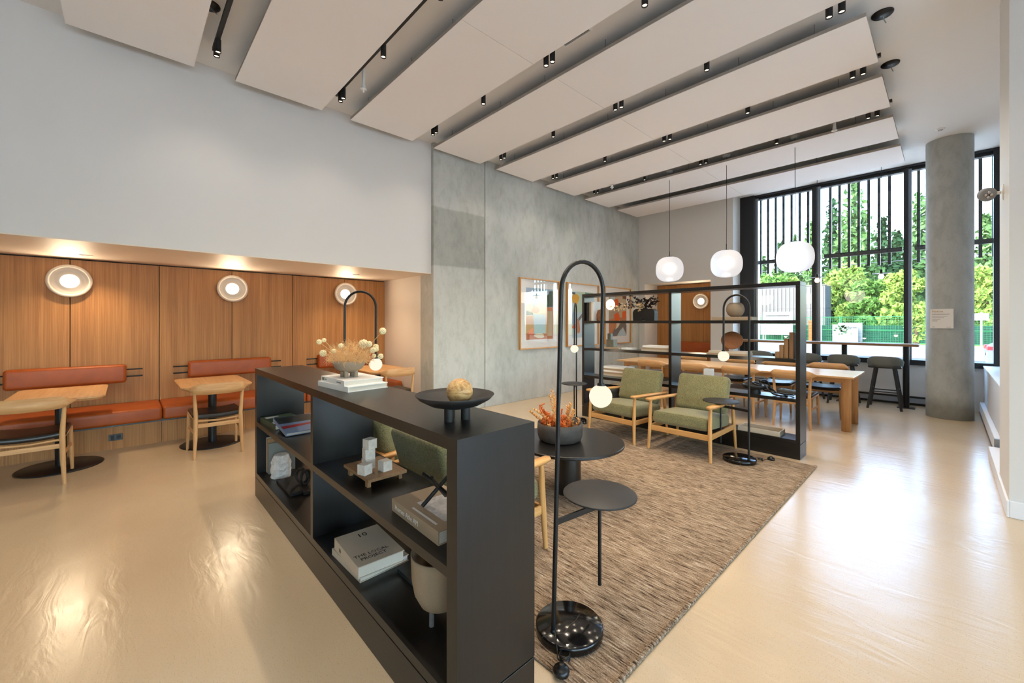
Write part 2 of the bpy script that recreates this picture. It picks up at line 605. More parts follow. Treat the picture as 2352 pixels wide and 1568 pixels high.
def text(name, s, size, mat, parent, M, loc, align='LEFT', extrude=0.0003):
    cu = bpy.data.curves.new(name, 'FONT')
    cu.body = s
    cu.size = size
    cu.extrude = extrude
    cu.align_x = align
    cu.resolution_u = 2
    cu.materials.append(MATS[mat])
    tmp = bpy.data.objects.new('tmp', cu)
    COL.objects.link(tmp)
    bpy.context.view_layer.update()
    me = bpy.data.meshes.new_from_object(tmp.evaluated_get(bpy.context.evaluated_depsgraph_get()))
    bpy.data.objects.remove(tmp)
    bpy.data.curves.remove(cu)
    if not me.materials:
        me.materials.append(MATS[mat])
    o = bpy.data.objects.new(name, me)
    COL.objects.link(o)
    o.parent = parent
    mm = M.to_4x4()
    mm.translation = Vector(loc)
    o.matrix_basis = mm
    return o
def light(name, kind, loc, energy, color, parent=None, **kw):
    d = bpy.data.lights.new(name, kind)
    d.energy = energy
    d.color = color
    for k, x in kw.items():
        setattr(d, k, x)
    o = bpy.data.objects.new(name, d)
    COL.objects.link(o)
    o.parent = parent
    o.location = loc
    return o
WARM = (1.0, 0.85, 0.66)
ORD = ['first', 'second', 'third', 'fourth', 'fifth', 'sixth', 'seventh', 'eighth']
# ---------------------------------------------------------------- the room
XC, XW, Y1, YB, YW, ZC = -5.42, -5.485, 3.44, 9.56, 10.10, 4.225
S('floor', MB().b(-7.5, 5.2, -4.4, 10.3, -0.25, 0.0), 'floor_concrete')
S('ceiling', MB().b(-7.5, 5.2, -4.4, 10.36, ZC, ZC + 0.3), 'ceiling_paint')
S('wall_left', MB().b(-7.35, XW, -2.6, Y1, 2.215, ZC).b(-7.35, XW, -4.3, -2.6, 0, ZC), 'white_paint')
S('ceiling_nook', MB().b(-7.35, XW, -2.6, Y1, 2.2, 2.215), 'soffit_paint')
# seating nook: veneer panels on the back wall, joints left open
wn_ = S('wall_nook', MB().b(-7.35, -7.075, -2.6, Y1, 0, 2.2), 'ink')
joints = [-2.6, -2.07, -1.275, -0.482, 0.312, 1.105, 1.9, 2.71, Y1]
for a, e in zip(joints, joints[1:]):
    O('panel', MB().b(-7.075, -7.05, a + 0.004, e - 0.004, 0.0, 2.185), 'oak_panel', wn_)
S('wall_nook_end', MB().b(-7.35, -5.80, Y1, Y1 + 0.15, 0, ZC), 'soffit_paint')
# board-marked concrete wall in two pours, the nearer one stands a little back
cw = SE('wall_concrete')
O('pour', MB().b(-5.80, XC, Y1, 4.46, 0, ZC, 0.006), 'concrete_pour', cw)
O('pour', MB().b(-5.80, XC + 0.012, 4.464, YB + 0.2, 0, ZC, 0.006), 'concrete', cw)
# back wall with its small nook
bw = S('wall_back', MB().b(XC, -5.255, YB, 10.5, 0, ZC).b(-3.648, -3.18, YB, 10.25, 0, ZC)
       .b(-5.255, -3.648, YB, 10.5, 2.41, ZC), 'white_paint')
S('wall_back_nook', MB().b(-5.3, -3.6, 10.235, 10.5, 0, 2.41), 'ink')
bn = bpy.data.objects['wall_back_nook']
for a, e in ((-5.255, -4.855), (-4.855, -4.055), (-4.055, -3.648)):
    O('panel', MB().b(a + 0.003, e - 0.003, 10.215, 10.235, 0, 2.40), 'oak_panel', bn)
# window wall: knee wall, frame, mullions, panes
S('wall_window', MB().b(-3.18, 0.60, YW + 0.0, YW + 0.2, 0, 0.70), 'white_paint')
win = SE('window_1')
O('jamb', MB().b(-3.215, -2.90, YW - 0.10, YW + 0.14, 0.70, ZC), 'frame_black', win)
O('jamb_trim', MB().b(-2.90, -2.845, YW - 0.02, YW + 0.12, 0.79, ZC - 0.06), 'aluminium', win)
for x0, x1, x2 in ((-1.863, -1.795, -1.735), (-0.530, -0.470, -0.432)):
    mu = O('mullion', MB().b(x0, x1, YW - 0.09, YW + 0.14, 0.79, ZC - 0.06), 'frame_black', win)
    O('mullion_trim', MB().b(x1, x2, YW - 0.01, YW + 0.12, 0.79, ZC - 0.06), 'aluminium', mu)
O('jamb', MB().b(0.506, 0.58, YW - 0.06, YW + 0.14, 0.70, ZC), 'frame_black', win)
O('sill_rail', MB().b(-2.90, 0.51, YW - 0.06, YW + 0.14, 0.70, 0.79), 'frame_black', win)
O('head_rail', MB().b(-2.90, 0.51, YW - 0.06, YW + 0.02, ZC - 0.03, ZC).b(-2.90, 0.51, YW + 0.02, YW + 0.14, ZC - 0.085, ZC), ['frame_black'], win)
for x0, x1 in ((-2.845, -1.863), (-1.735, -0.530), (-0.432, 0.506)):
    O('pane', MB().b(x0, x1, YW + 0.045, YW + 0.053, 0.79, ZC - 0.085), 'window_glass', win)
# right-hand wall, recess with low wall and white ledge
S('wall_right', MB().b(0.316, 5.1, 4.79, 5.60, 0, ZC).b(0.58, 0.8, 5.60, YW + 0.2, 0.75, ZC), 'white_paint')
S('wall_right_low', MB().b(0.40, 0.8, 5.60, YW + 0.1, 0, 0.73), 'white_paint')
S('trim_1', MB().b(0.392, 0.58, 5.60, YW - 0.02, 0.73, 0.752, 0.004), 'trim_white')
S('baseboard_right', MB().b(0.300, 0.316, 4.775, 5.60, 0, 0.125, 0.004).b(0.316, 5.1, 4.775, 4.79, 0, 0.125, 0.004)
  .b(0.30, 0.40, 5.60, 6.72, 0, 0.125, 0.004), 'trim_white')
# unseen behind the camera: solid rear wall, side glazing added for fill daylight
S('wall_rear', MB().b(-7.4, 5.2, -4.5, -4.3, 0, ZC), 'white_paint')
wr = S('wall_street', MB().b(4.9, 5.1, -4.3, 4.79, 0, 0.35).b(4.9, 5.1, -4.3, 4.79, 2.45, ZC), 'white_paint')
w2 = SE('window_fill')
for k in range(5):
    y = -4.3 + k * (9.09 / 4)
    O('mullion', MB().b(4.93, 5.07, y - 0.05, y + 0.05, 0.35, 2.45), 'frame_black', w2)
    if k < 4:
        O('pane', MB().b(4.996, 5.004, y + 0.05, y + 9.09 / 4 - 0.05, 0.35, 2.45), 'window_glass', w2)
# round concrete column
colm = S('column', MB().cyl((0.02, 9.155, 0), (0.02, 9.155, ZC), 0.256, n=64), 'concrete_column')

# ---------------------------------------------------------------- baseboard heaters
t = E('baseboard_heater', 'low white baseboard heater along the right-hand wall below the ledge', 'heater', (0.38, 8.3, 0))
O('cover', MB().b(-0.03, 0.02, -1.45, 1.55, 0.03, 0.19, 0.006), 'plastic_white', t)
O('end_cap', MB().b(-0.034, 0.02, -1.50, -1.45, 0.02, 0.195, 0.004), 'aluminium', t)
O('slot', MB().b(-0.032, -0.028, -1.43, 1.53, 0.02, 0.045), 'plastic_black', t)
t = E('baseboard_heater', 'long grey baseboard heater with dark slots under the window bar', 'heater', (-1.65, YW, 0))
O('cover', MB().b(-1.5, 1.44, -0.075, -0.002, 0.035, 0.125, 0.004), 'container_grey', t)
O('slot', MB().b(-1.5, 1.44, -0.082, -0.002, 0.125, 0.15), 'metal_black', t)
O('slot', MB().b(-1.5, 1.44, -0.09, -0.002, 0.0, 0.02), 'metal_black', t)

# ---------------------------------------------------------------- ceiling baffles and track lights
ZP, TH = 4.06, 0.036
NB = 8
def b_y(k):
    return -0.39 + 1.2475 * k
names = ['nearest the window wall', 'second from the window wall', 'third from the window wall', 'fourth from the window wall',
         'fourth from the nook end of the room', 'third from the nook end of the room', 'second from the nook end of the room', 'farthest from the window, at top left']
for k in range(NB):
    t = E('ceiling_baffle', 'white acoustic ceiling panel hung on wires, ' + names[NB - 1 - k], 'ceiling panel', (0, b_y(k), ZP), 0, 'white ceiling panels')
    for x0, x1 in ((-5.28, -2.872), (-2.868, -0.475)):
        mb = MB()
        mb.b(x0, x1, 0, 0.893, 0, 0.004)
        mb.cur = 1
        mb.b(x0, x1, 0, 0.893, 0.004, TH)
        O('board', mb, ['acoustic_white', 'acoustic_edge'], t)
    for x in (-4.9, -3.85, -3.1, -2.3, -1.5, -0.85):
        for y in (0.07, 0.82):
            O('wire', MB().cyl((x, y, TH), (x, y, ZC - ZP), 0.0025, n=5), 'steel_wire', t)
TX = [-4.79, -3.74, -2.71, -1.68, -0.64]
gapn = ['sixth', 'fifth', 'fourth', 'third', 'second']
for k in range(NB - 2):
    y = b_y(k) + 0.893 + (0.13 if k == 0 else 0.06)
    lab = ['black track of spotlights in the ceiling gap farthest from the window', 'black spotlight track in the second ceiling gap from the nook end',
           'black spotlight track in the third ceiling gap from the nook end', 'black spotlight track in the fourth ceiling gap from the nook end',
           'black spotlight track in the third ceiling gap from the window', 'black spotlight track in the second ceiling gap from the window'][k]
    t = E('track_light', lab, 'track light', (0, y, 0), 0, 'black spotlight tracks')
    O('track', MB().b(-4.98, -0.46, -0.017, 0.017, 4.135, 4.17), 'metal_matte_black', t)
    for x in (-4.4, -2.72, -1.05):
        O('hanger', MB().cyl((x, 0, 4.17), (x, 0, ZC), 0.004, n=6), 'metal_matte_black', t)
    for j, x in enumerate(TX):
        for dx in ((-0.042, 0.042) if j % 2 == 0 else (0.0,)):
            s = O('spotlight', MB().cyl((x + dx, 0, 4.135), (x + dx, 0, 4.012), 0.026, n=14, caps=False).lathe([(0.026, 4.012), (0.021, 4.012), (0.019, 4.03)], (x + dx, 0, 0), 14), 'metal_matte_black', t)
            O('lens', MB().lathe([(0.0, 4.022), (0.020, 4.022)], (x + dx, 0, 0), 14), 'spot_lens', s)
            light('spot_lamp', 'SPOT', (x + dx, 0, 4.005), SPOT_W * (0.22 if j == 0 else 1.0 if j % 2 else 0.6), WARM, t, spot_size=math.radians(118), spot_blend=0.9, shadow_soft_size=0.03)
# feed canopies, sprinklers, diffuser and small ceiling fittings
def canopy(x, y, lab):
    t = E('feed_canopy', lab, 'canopy', (x, y, ZC), 0, 'black feed canopies')
    O('plate', MB().lathe([(0.0, -0.016), (0.072, -0.016), (0.078, -0.008), (0.078, 0.0)], n=28), 'metal_black', t)
    O('feed_cable', MB().tube([(0, 0, -0.016), (0.01, 0.03, -0.05), (0.02, 0.05, -0.07)], 0.004, 6), 'aluminium', t)
canopy(-4.42, 0.53, 'round black feed canopy beside the spotlight track at upper left')
canopy(-0.40, 4.95, 'round black feed canopy beyond the right end of the fifth panel')
canopy(-0.42, 5.97, 'round black feed canopy near the right end of the sixth panel')
def sprinkler(x, y, lab):
    t = E('sprinkler', lab, 'sprinkler', (x, y, ZC), 0, 'ceiling sprinklers')
    O('pipe', MB().cyl((0, 0, 0), (0, 0, -0.17), 0.017, n=12), 'plastic_white', t)
    O('head', MB().lathe([(0.017, -0.17), (0.022, -0.19), (0.022, -0.215), (0.034, -0.222), (0.034, -0.228), (0.010, -0.232), (0.008, -0.262), (0.0, -0.262)], n=14), 'plastic_white', t)
sprinkler(-4.38, 1.89, 'white sprinkler drop in the ceiling gap above the nook wall')
sprinkler(-4.35, 6.69, 'white sprinkler drop in the ceiling gap near the concrete wall')
sprinkler(-1.03, 6.86, 'white sprinkler drop in the ceiling gap nearest the column')
t = E('air_diffuser', 'slotted ceiling air diffuser above the gap between panels', 'vent', (-2.47, 3.15, ZC))
O('frame', MB().b(-0.16, 0.16, -0.06, -0.05, -0.012, 0).b(-0.16, 0.16, 0.05, 0.06, -0.012, 0).b(-0.16, -0.15, -0.05, 0.05, -0.012, 0).b(0.15, 0.16, -0.05, 0.05, -0.012, 0), 'trim_white', t)
for k in range(4):
    O('slat', MB().b(-0.15, 0.15, -0.041 + k * 0.025, -0.031 + k * 0.025, -0.010, -0.002), 'container_grey', t)
for x, y, lab in ((-0.07, 8.5, 'small round ceiling detector in front of the column'), (-2.44, 8.18, 'small round ceiling detector between the last two panels')):
    t = E('ceiling_detector', lab, 'detector', (x, y, ZC), 0, 'ceiling detectors')
    O('housing', MB().lathe([(0.0, -0.02), (0.045, -0.016), (0.055, 0.0)], n=20), 'plastic_white', t)
    O('ring', MB().lathe([(0.022, -0.0225), (0.026, -0.0225), (0.026, -0.018)], n=20), 'container_grey', t)
# recessed downlights in the nook soffit
for y, x, lab in ((-0.33, -6.6, 'recessed round downlight in the nook soffit at far left'), (2.62, -6.35, 'recessed round downlight in the nook soffit by the concrete wall')):
    t = E('recessed_light', lab, 'downlight', (x, y, 2.2), 0, 'recessed nook downlights')
    O('trim_ring', MB().lathe([(0.055, 0.0), (0.055, -0.005), (0.042, -0.004), (0.040, 0.02)], n=24), 'plastic_white', t)
    O('baffle', MB().lathe([(0.0, 0.012), (0.041, 0.012)], n=24), 'cover_taupe', t)
    light('downlight_lamp', 'SPOT', (0, 0, -0.008), 34.0, (1.0, 0.78, 0.52), t, spot_size=math.radians(125), spot_blend=0.8, shadow_soft_size=0.035)

# ---------------------------------------------------------------- wall sconces
def sconce(loc, rot, lab, watt=3.5):
    t = E('wall_sconce', lab, 'wall lamp', loc, 0, 'round plaster wall sconces')
    t.rotation_euler = rot
    O('dish', MB().lathe([(0.0, 0.03), (0.080, 0.034), (0.092, 0.030), (0.108, 0.020), (0.122, 0.018), (0.136, 0.030), (0.148, 0.062), (0.160, 0.078), (0.174, 0.082), (0.187, 0.074), (0.190, 0.062), (0.180, 0.050), (0.12, 0.004), (0.06, 0.0), (0.0, 0.0)], n=48), 'sconce_plaster', t)
    O('diffuser', MB().lathe([(0.0, 0.060), (0.06, 0.056), (0.078, 0.046), (0.080, 0.033)], n=32), 'sconce_glow', t)
    light('sconce_lamp', 'AREA', (0, 0, 0.075), watt, (1.0, 0.78, 0.52), t, shape='DISK', size=0.30).rotation_euler = (PI, 0, 0)
    return t
RX = (0, PI / 2, 0)
sconce((-7.05, -0.482, 1.93), RX, 'round plaster wall sconce at the far left of the nook')
sconce((-7.05, 1.105, 1.93), RX, 'round plaster wall sconce in the middle of the nook')
sconce((-7.05, 2.71, 1.93), RX, 'round plaster wall sconce behind the arched lamp in the nook')
sconce((-4.11, 10.215, 1.96), (PI / 2, 0, 0), 'round plaster wall sconce in the small back nook', 5.0)
# ---------------------------------------------------------------- rug
rug = E('area_rug', 'large flat-woven brown and beige rug with a corded edge', 'rug', (-2.19, 3.155, 0))
RXH, RYH = 1.283, 1.875
O('weave', MB().b(-RXH, RXH, -RYH, RYH, 0.0, 0.011), 'rug_weave', rug)
mb = MB()
for sx in (-1, 1):
    n = 150
    for k in range(n):
        y = -RYH + (k + 0.5) * 2 * RYH / n
        mb.rbox((sx * (RXH + 0.004), y, 0.0095), (0.022, 2 * RYH / n * 0.92, 0.019), 0.006, 1)
O('corded_edge', mb, 'rug_weave', rug, kind='stuff')

# ---------------------------------------------------------------- black open bookcases
T_ = 0.04
lb = E('low_bookcase', 'long low black oak bookcase, open on both sides, nearest the camera', 'bookcase', (-2.535, 0.9675, 0))
L, D = 2.88, 0.365
O('top', MB().b(-L / 2, L / 2, -D / 2, D / 2, 1.023, 1.066), 'black_oak_x', lb)
for x in (-L / 2, L / 2 - 0.06):
    O('side_panel', MB().b(x, x + 0.06, -D / 2, D / 2, 0.162, 1.023), 'black_oak_z', lb)
O('divider', MB().b(-0.02, 0.02, -D / 2, D / 2, 0.202, 1.023), 'black_oak_z', lb)
O('bottom', MB().b(-L / 2 + 0.06, L / 2 - 0.06, -D / 2, D / 2, 0.162, 0.202), 'black_oak_x', lb)
for x0, x1 in ((-L / 2 + 0.06, -0.02), (0.02, L / 2 - 0.06)):
    O('shelf', MB().b(x0, x1, -D / 2, D / 2, 0.592, 0.628), 'black_oak_x', lb)
O('plinth', MB().b(-L / 2, L / 2, -D / 2, D / 2, 0.0, 0.156, 0.0015).b(-L / 2 + 0.006, L / 2 - 0.006, -D / 2 + 0.006, D / 2 - 0.006, 0.155, 0.163), 'black_oak_x', lb)

tb = E('tall_bookcase', 'tall black oak open bookcase between the lounge and the long table', 'bookcase', (-2.475, 5.292, 0))
L2, D2, H2 = 2.83, 0.275, 1.885
O('top', MB().b(-L2 / 2, L2 / 2, -D2 / 2, D2 / 2, H2 - 0.042, H2, 0.002), 'black_oak_x', tb)
for x in (-L2 / 2, L2 / 2 - 0.04):
    O('side_panel', MB().b(x, x + 0.04, -D2 / 2, D2 / 2, 0.162, H2 - 0.042, 0.0015), 'black_oak_z', tb)
O('divider', MB().b(-0.02, 0.02, -D2 / 2, D2 / 2, 0.202, H2 - 0.042), 'black_oak_z', tb)
O('bottom', MB().b(-L2 / 2 + 0.04, L2 / 2 - 0.04, -D2 / 2, D2 / 2, 0.162, 0.202), 'black_oak_x', tb)
SH = [0.62, 1.04, 1.455]
for z in SH:
    for x0, x1 in ((-L2 / 2 + 0.04, -0.02), (0.02, L2 / 2 - 0.04)):
        O('shelf', MB().b(x0, x1, -D2 / 2, D2 / 2, z - 0.018, z + 0.018), 'black_oak_x', tb)
O('plinth', MB().b(-L2 / 2, L2 / 2, -D2 / 2, D2 / 2, 0.0, 0.156, 0.0015).b(-L2 / 2 + 0.006, L2 / 2 - 0.006, -D2 / 2 + 0.006, D2 / 2 - 0.006, 0.155, 0.163), 'black_oak_x', tb)

# ---------------------------------------------------------------- round coffee table
ct = E('coffee_table', 'round black oak coffee table on a drum pedestal on the rug', 'table', (-2.21, 2.74, 0.011))
O('table_top', MB().lathe([(0.0, 0.408), (0.44, 0.408), (0.462, 0.420), (0.462, 0.436), (0.458, 0.440), (0.0, 0.440)], n=72, smooth=False), 'black_oak_x', ct)
O('pedestal', MB().cyl((0, 0, 0), (0, 0, 0.408), 0.105, n=40), 'black_oak_z', ct)

# ---------------------------------------------------------------- armchairs
def make_armchair():
    # faces local -y, origin on the floor under the seat centre
    t = E('armchair', '', 'armchair', (0, 0, 0), 0, 'olive armchairs around the rug')
    W = 0.33
    for sx in (-1, 1):
        O('leg', MB().tube([(sx * (W + 0.012), -0.365, 0), (sx * W, -0.35, 0.28), (sx * W, -0.335, 0.552)], [0.015, 0.021, 0.017], 12), 'teak_z', t)
        O('leg', MB().tube([(sx * (W + 0.008), 0.37, 0), (sx * W, 0.335, 0.28), (sx * W, 0.30, 0.53)], [0.014, 0.020, 0.017], 12), 'teak_z', t)
        # flat paddle arm, slightly dropping towards the back
        ys = [-0.40, -0.39, -0.33, -0.15, 0.10, 0.30, 0.37, 0.385]
        wd = [0.012, 0.030, 0.038, 0.036, 0.031, 0.026, 0.020, 0.010]
        vs, fs = [], []
        for y, w in zip(ys, wd):
            z = 0.562 - 0.030 * (y + 0.40) / 0.78
            off = sx * (0.006 if y < 0 else -0.004)
            for dx, dz in ((-w, 0.004), (-w * 0.8, 0.014), (w * 0.8, 0.014), (w, 0.004), (w * 0.85, -0.011), (-w * 0.85, -0.011)):
                vs.append((sx * W + off + dx, y, z + dz))
        n = len(ys)
        for i in range(n - 1):
            for k in range(6):
                fs.append((i * 6 + k, (i + 1) * 6 + k, (i + 1) * 6 + (k + 1) % 6, i * 6 + (k + 1) % 6))
        fs += [tuple(range(6)), tuple(range((n - 1) * 6 + 5, (n - 1) * 6 - 1, -1))]
        O('armrest', MB().add(vs, fs, True), 'teak_y', t)
        O('side_rail', MB().box((sx * W, 0.0, 0.250), (0.022, 0.66, 0.055), 0, 0.006), 'teak_y', t)
    O('front_rail', MB().box((0, -0.347, 0.245), (2 * W, 0.024, 0.060), 0, 0.006), 'teak_x', t)
    O('rear_rail', MB().box((0, 0.335, 0.24), (2 * W, 0.024, 0.05), 0, 0.006), 'teak_x', t)
    O('back_rail', MB().box((0, 0.345, 0.52), (2 * W, 0.022, 0.045), 0, 0.006), 'teak_x', t)
    rt_ = Matrix.Rotation(math.radians(4), 3, 'X')
    sc = O('seat_cushion', MB().rbox((0, -0.035, 0.350), (0.615, 0.64, 0.135), 0.042, 3, rot=rt_.transposed(), puff=0.022, mid=5), 'olive_fabric', t)
    pipe = []
    O('piping', MB().tube([(-0.285, -0.352, 0.437), (0.285, -0.352, 0.437)], 0.004, 6), 'olive_fabric', sc)
    rb = Matrix.Rotation(math.radians(-17), 3, 'X') @ Matrix.Rotation(PI / 2, 3, 'X')
    bc = O('back_cushion', MB().rbox((0, 0.285, 0.600), (0.585, 0.43, 0.125), 0.05, 3, rot=rb, puff=0.02, mid=5), 'olive_fabric', t)
    O('piping', MB().tube([rb @ Vector((x, 0.19 * s, 0.056)) + Vector((0, 0.285, 0.6)) for x, s in ((-0.25, 1), (0.25, 1))], 0.004, 6), 'olive_fabric', bc)
    return t
RZ = 0.011
ac = make_armchair()
ac.location = (-2.0, 4.71, RZ)
ac['label'] = 'olive green armchair with wooden arms, right one of the pair before the tall bookcase'
dup(ac, (-2.83, 4.72, RZ), math.radians(-4), 'olive green armchair with wooden arms, left one of the pair before the tall bookcase')
dup(ac, (-2.10, 1.585, RZ), PI, 'olive green armchair seen from behind through the low bookcase')
dup(ac, (-2.95, 1.60, RZ), PI + math.radians(4), 'olive green armchair mostly hidden behind the middle of the low bookcase')

# ---------------------------------------------------------------- arched lamps with a floating side table
def arc_lamp(loc, ang, lab, lean=(0, 0), z0=RZ, cord_dir=(0.2, -0.25)):
    t = E('arched_lamp', lab, 'floor lamp', (loc[0], loc[1], z0), 0, 'arched black lamps with side tables')
    c, s = math.cos(ang), math.sin(ang)
    def Lp(r, z, q=0.0):
        return (c * r - s * q + lean[0] * z, s * r + c * q + lean[1] * z, z)
    O('base', MB().lathe([(0.0, 0.0), (0.150, 0.0), (0.156, 0.006), (0.156, 0.034), (0.150, 0.040), (0.0, 0.040)], (c * 0.1, s * 0.1, 0), 64), 'marble_black', t)
    HT, SP = 1.725, 0.28
    R0 = SP / 2
    pts = [Lp(0, 0.04), Lp(0, 0.6), Lp(0, 1.1), Lp(0, HT - R0)]
    for k in range(1, 16):
        a = PI - PI * k / 16
        pts.append(Lp(R0 + R0 * math.cos(a), HT - R0 + R0 * math.sin(a)))
    pts += [Lp(SP, HT - R0), Lp(SP, 1.3), Lp(SP, 1.135)]
    O('pole', MB().tube(pts, 0.0105, 12), 'metal_black', t)
    O('pole_foot', MB().sphere(Lp(0, 0.045), 0.014, 12), 'metal_black', t)
    g = O('globe', MB().sphere(Lp(SP, 1.075), 0.056, 28), 'opal_globe', t)
    O('socket', MB().cyl(Lp(SP, 1.118), Lp(SP, 1.14), 0.022, 0.017, 18), 'metal_black', t)
    O('side_table_top', MB().lathe([(0.0, 0.582), (0.176, 0.582), (0.180, 0.585), (0.180, 0.589), (0.176, 0.592), (0.0, 0.592)], (c * 0.31, s * 0.31, 0), 56), 'metal_matte_black', t)
    O('drop_rod', MB().cyl((c * 0.31, s * 0.31, 0.582), (c * 0.31, s * 0.31, 0.135), 0.009, n=12), 'metal_black', t)
    O('bracket', MB().box((c * 0.155 + lean[0] * 0.5, s * 0.155 + lean[1] * 0.5, 0.535), (0.30, 0.010, 0.026), ang), 'metal_black', t)
    p = [Vector((c * 0.0 - s * 0.02, s * 0.0 + c * 0.02, 0.045))]
    d = Vector(cord_dir)
    q = Vector((-d.y, d.x)).normalized()
    O('cord', MB().tube([(0.01, 0.0, 0.06), (d.x * 0.45, d.y * 0.45, 0.045), (d.x * 0.6, d.y * 0.6, 0.004), (d.x * 0.75 + q.x * 0.02, d.y * 0.75 + q.y * 0.02, 0.004), (d.x, d.y, 0.012)], 0.0028, 6), 'plastic_black', t)
    O('foot_switch', MB().lathe([(0.0, 0.0), (0.033, 0.0), (0.035, 0.014), (0.026, 0.025), (0.014, 0.027), (0.013, 0.037), (0.0, 0.038)], (d.x, d.y, 0.0), 20), 'plastic_black', t)
    if z0 == RZ and len(lab) > 0:
        cp = []
        for k in range(40):
            a = k * 0.5
            cp.append((d.x * 0.62 + q.x * 0.03 + 0.022 * math.cos(a), d.y * 0.62 + q.y * 0.03 + 0.022 * math.sin(a), 0.004 + 0.0006 * k))
        O('cord_coil', MB().tube(cp, 0.0026, 5), 'plastic_black', t)
    light('globe_lamp', 'POINT', Lp(SP, 1.0), 1.6, (1.0, 0.82, 0.6), t, shadow_soft_size=0.05)
    return t
arc_lamp((-1.222, 1.405), math.radians(83), 'tall arched black lamp with side table in the foreground', (0.016, 0.017), RZ, (0.135, -0.105))
arc_lamp((-1.385, 4.614), math.radians(165), 'arched black lamp standing beside the right armchair', (0.002, 0.0), RZ, (0.12, 0.30))
arc_lamp((-3.70, 1.42), math.radians(46), 'arched black lamp rising behind the dried flowers on the low bookcase', (0.006, 0.0), 0.0, (-0.15, 0.25))
arc_lamp((-3.77, 4.86), math.radians(-58), 'arched black lamp by the left armchair, in front of the pictures', (0.0, 0.0), 0.0, (0.22, -0.1))

# ---------------------------------------------------------------- nook: bench, tables, chairs
bench = E('banquette_bench', 'long cognac leather bench on an oak base along the nook wall', 'bench', (-7.05, 0, 0))
SJ = [-2.58, -1.275, 0.312, 1.9, Y1 - 0.01]
for a, e in zip(SJ, SJ[1:]):
    O('seat_cushion', MB().rbox((0.35, (a + e) / 2, 0.375), (0.69, e - a - 0.004, 0.155), 0.030, 3, mid=3), 'leather_cognac', bench)
    O('base_panel', MB().b(0.005, 0.52, a + 0.002, e - 0.002, 0.0, 0.262), 'oak_panel', bench)
O('shadow_gap', MB().b(0.005, 0.56, -2.58, Y1 - 0.01, 0.262, 0.298), 'plastic_black', bench)
def backrest(y0, y1, lab):
    t = E('bench_backrest', lab, 'backrest', (-7.05, (y0 + y1) / 2, 0.82), 0, 'leather backrests on black rods')
    h = (y1 - y0) / 2
    O('cushion', MB().rbox((0.075, 0, 0), (0.10, 2 * h, 0.225), 0.035, 3, mid=3), 'leather_cognac', t)
    for z in (0.042, -0.045):
        O('rod', MB().cyl((0.022, -h - 0.15, z), (0.022, h + 0.15, z), 0.009, n=10), 'metal_black', t)
    for s in (-1, 1):
        for z in (0.042, -0.045):
            O('standoff', MB().cyl((0.0, s * (h + 0.12), z), (0.022, s * (h + 0.12), z), 0.007, n=8), 'metal_black', t)
backrest(-0.97, 0.0, 'cognac leather backrest on two black rods at far left')
backrest(0.60, 1.58, 'cognac leather backrest on two black rods behind the middle table')
backrest(2.25, 3.22, 'cognac leather backrest on two black rods behind the dried flowers')
t = E('power_outlet', 'black double power outlet set in the oak bench base', 'outlet', (-6.53, -0.09, 0.135))
O('plate', MB().b(0, 0.006, -0.058, 0.058, -0.036, 0.036, 0.002), 'plastic_black', t)
for s in (-1, 1):
    O('socket', MB().b(0.006, 0.0075, s * 0.026 - 0.016, s * 0.026 + 0.016, -0.022, 0.022), 'metal_matte_black', t)

def make_nook_table():
    t = E('cafe_table', '', 'table', (0, 0, 0), 0, 'nook tables')
    hx, hy, r = 0.50, 0.33, 0.085
    poly = []
    for cx, cy, a0 in ((hx - r, hy - r, 0), (-hx + r, hy - r, 90), (-hx + r, -hy + r, 180), (hx - r, -hy + r, 270)):
        for k in range(7):
            a = math.radians(a0 + 15 * k)
            poly.append((cx + r * math.cos(a), cy + r * math.sin(a)))
    n = len(poly)
    rings = [(0.93, 0.705), (1.0, 0.728), (1.0, 0.740), (0.992, 0.743)]
    vs, fs = [], []
    for s, z in rings:
        for p in poly:
            k = 1 - (1 - s) * 0.7
            vs.append((p[0] * k, p[1] * (1 - (1 - s)), z))
    for i in range(3):
        for k in range(n):
            fs.append((i * n + k, i * n + (k + 1) % n, (i + 1) * n + (k + 1) % n, (i + 1) * n + k))
    fs.append(tuple(range(n - 1, -1, -1)))
    fs.append(tuple(range(3 * n, 4 * n)))
    O('table_top', MB().add(vs, fs), 'oak_x', t)
    O('pedestal', MB().cyl((0, 0, 0.016), (0, 0, 0.70), 0.042, n=28), 'metal_black', t)
    O('mount_plate', MB().b(-0.16, 0.16, -0.16, 0.16, 0.697, 0.706), 'metal_black', t)
    O('foot_plate', MB().lathe([(0.0, 0.0), (0.31, 0.0), (0.312, 0.006), (0.30, 0.014), (0.0, 0.018)], n=48), 'metal_black', t)
    return t
nt_ = make_nook_table()
nt_.location = (-6.08, 0.755, 0)
nt_['label'] = 'oak cafe table on a black pedestal in the middle of the nook'
dup(nt_, (-6.10, -0.48, 0), 0, 'oak cafe table on a black pedestal at far left of the photo')
dup(nt_, (-6.05, 2.84, 0), 0, 'oak cafe table in the nook nearest the concrete wall')

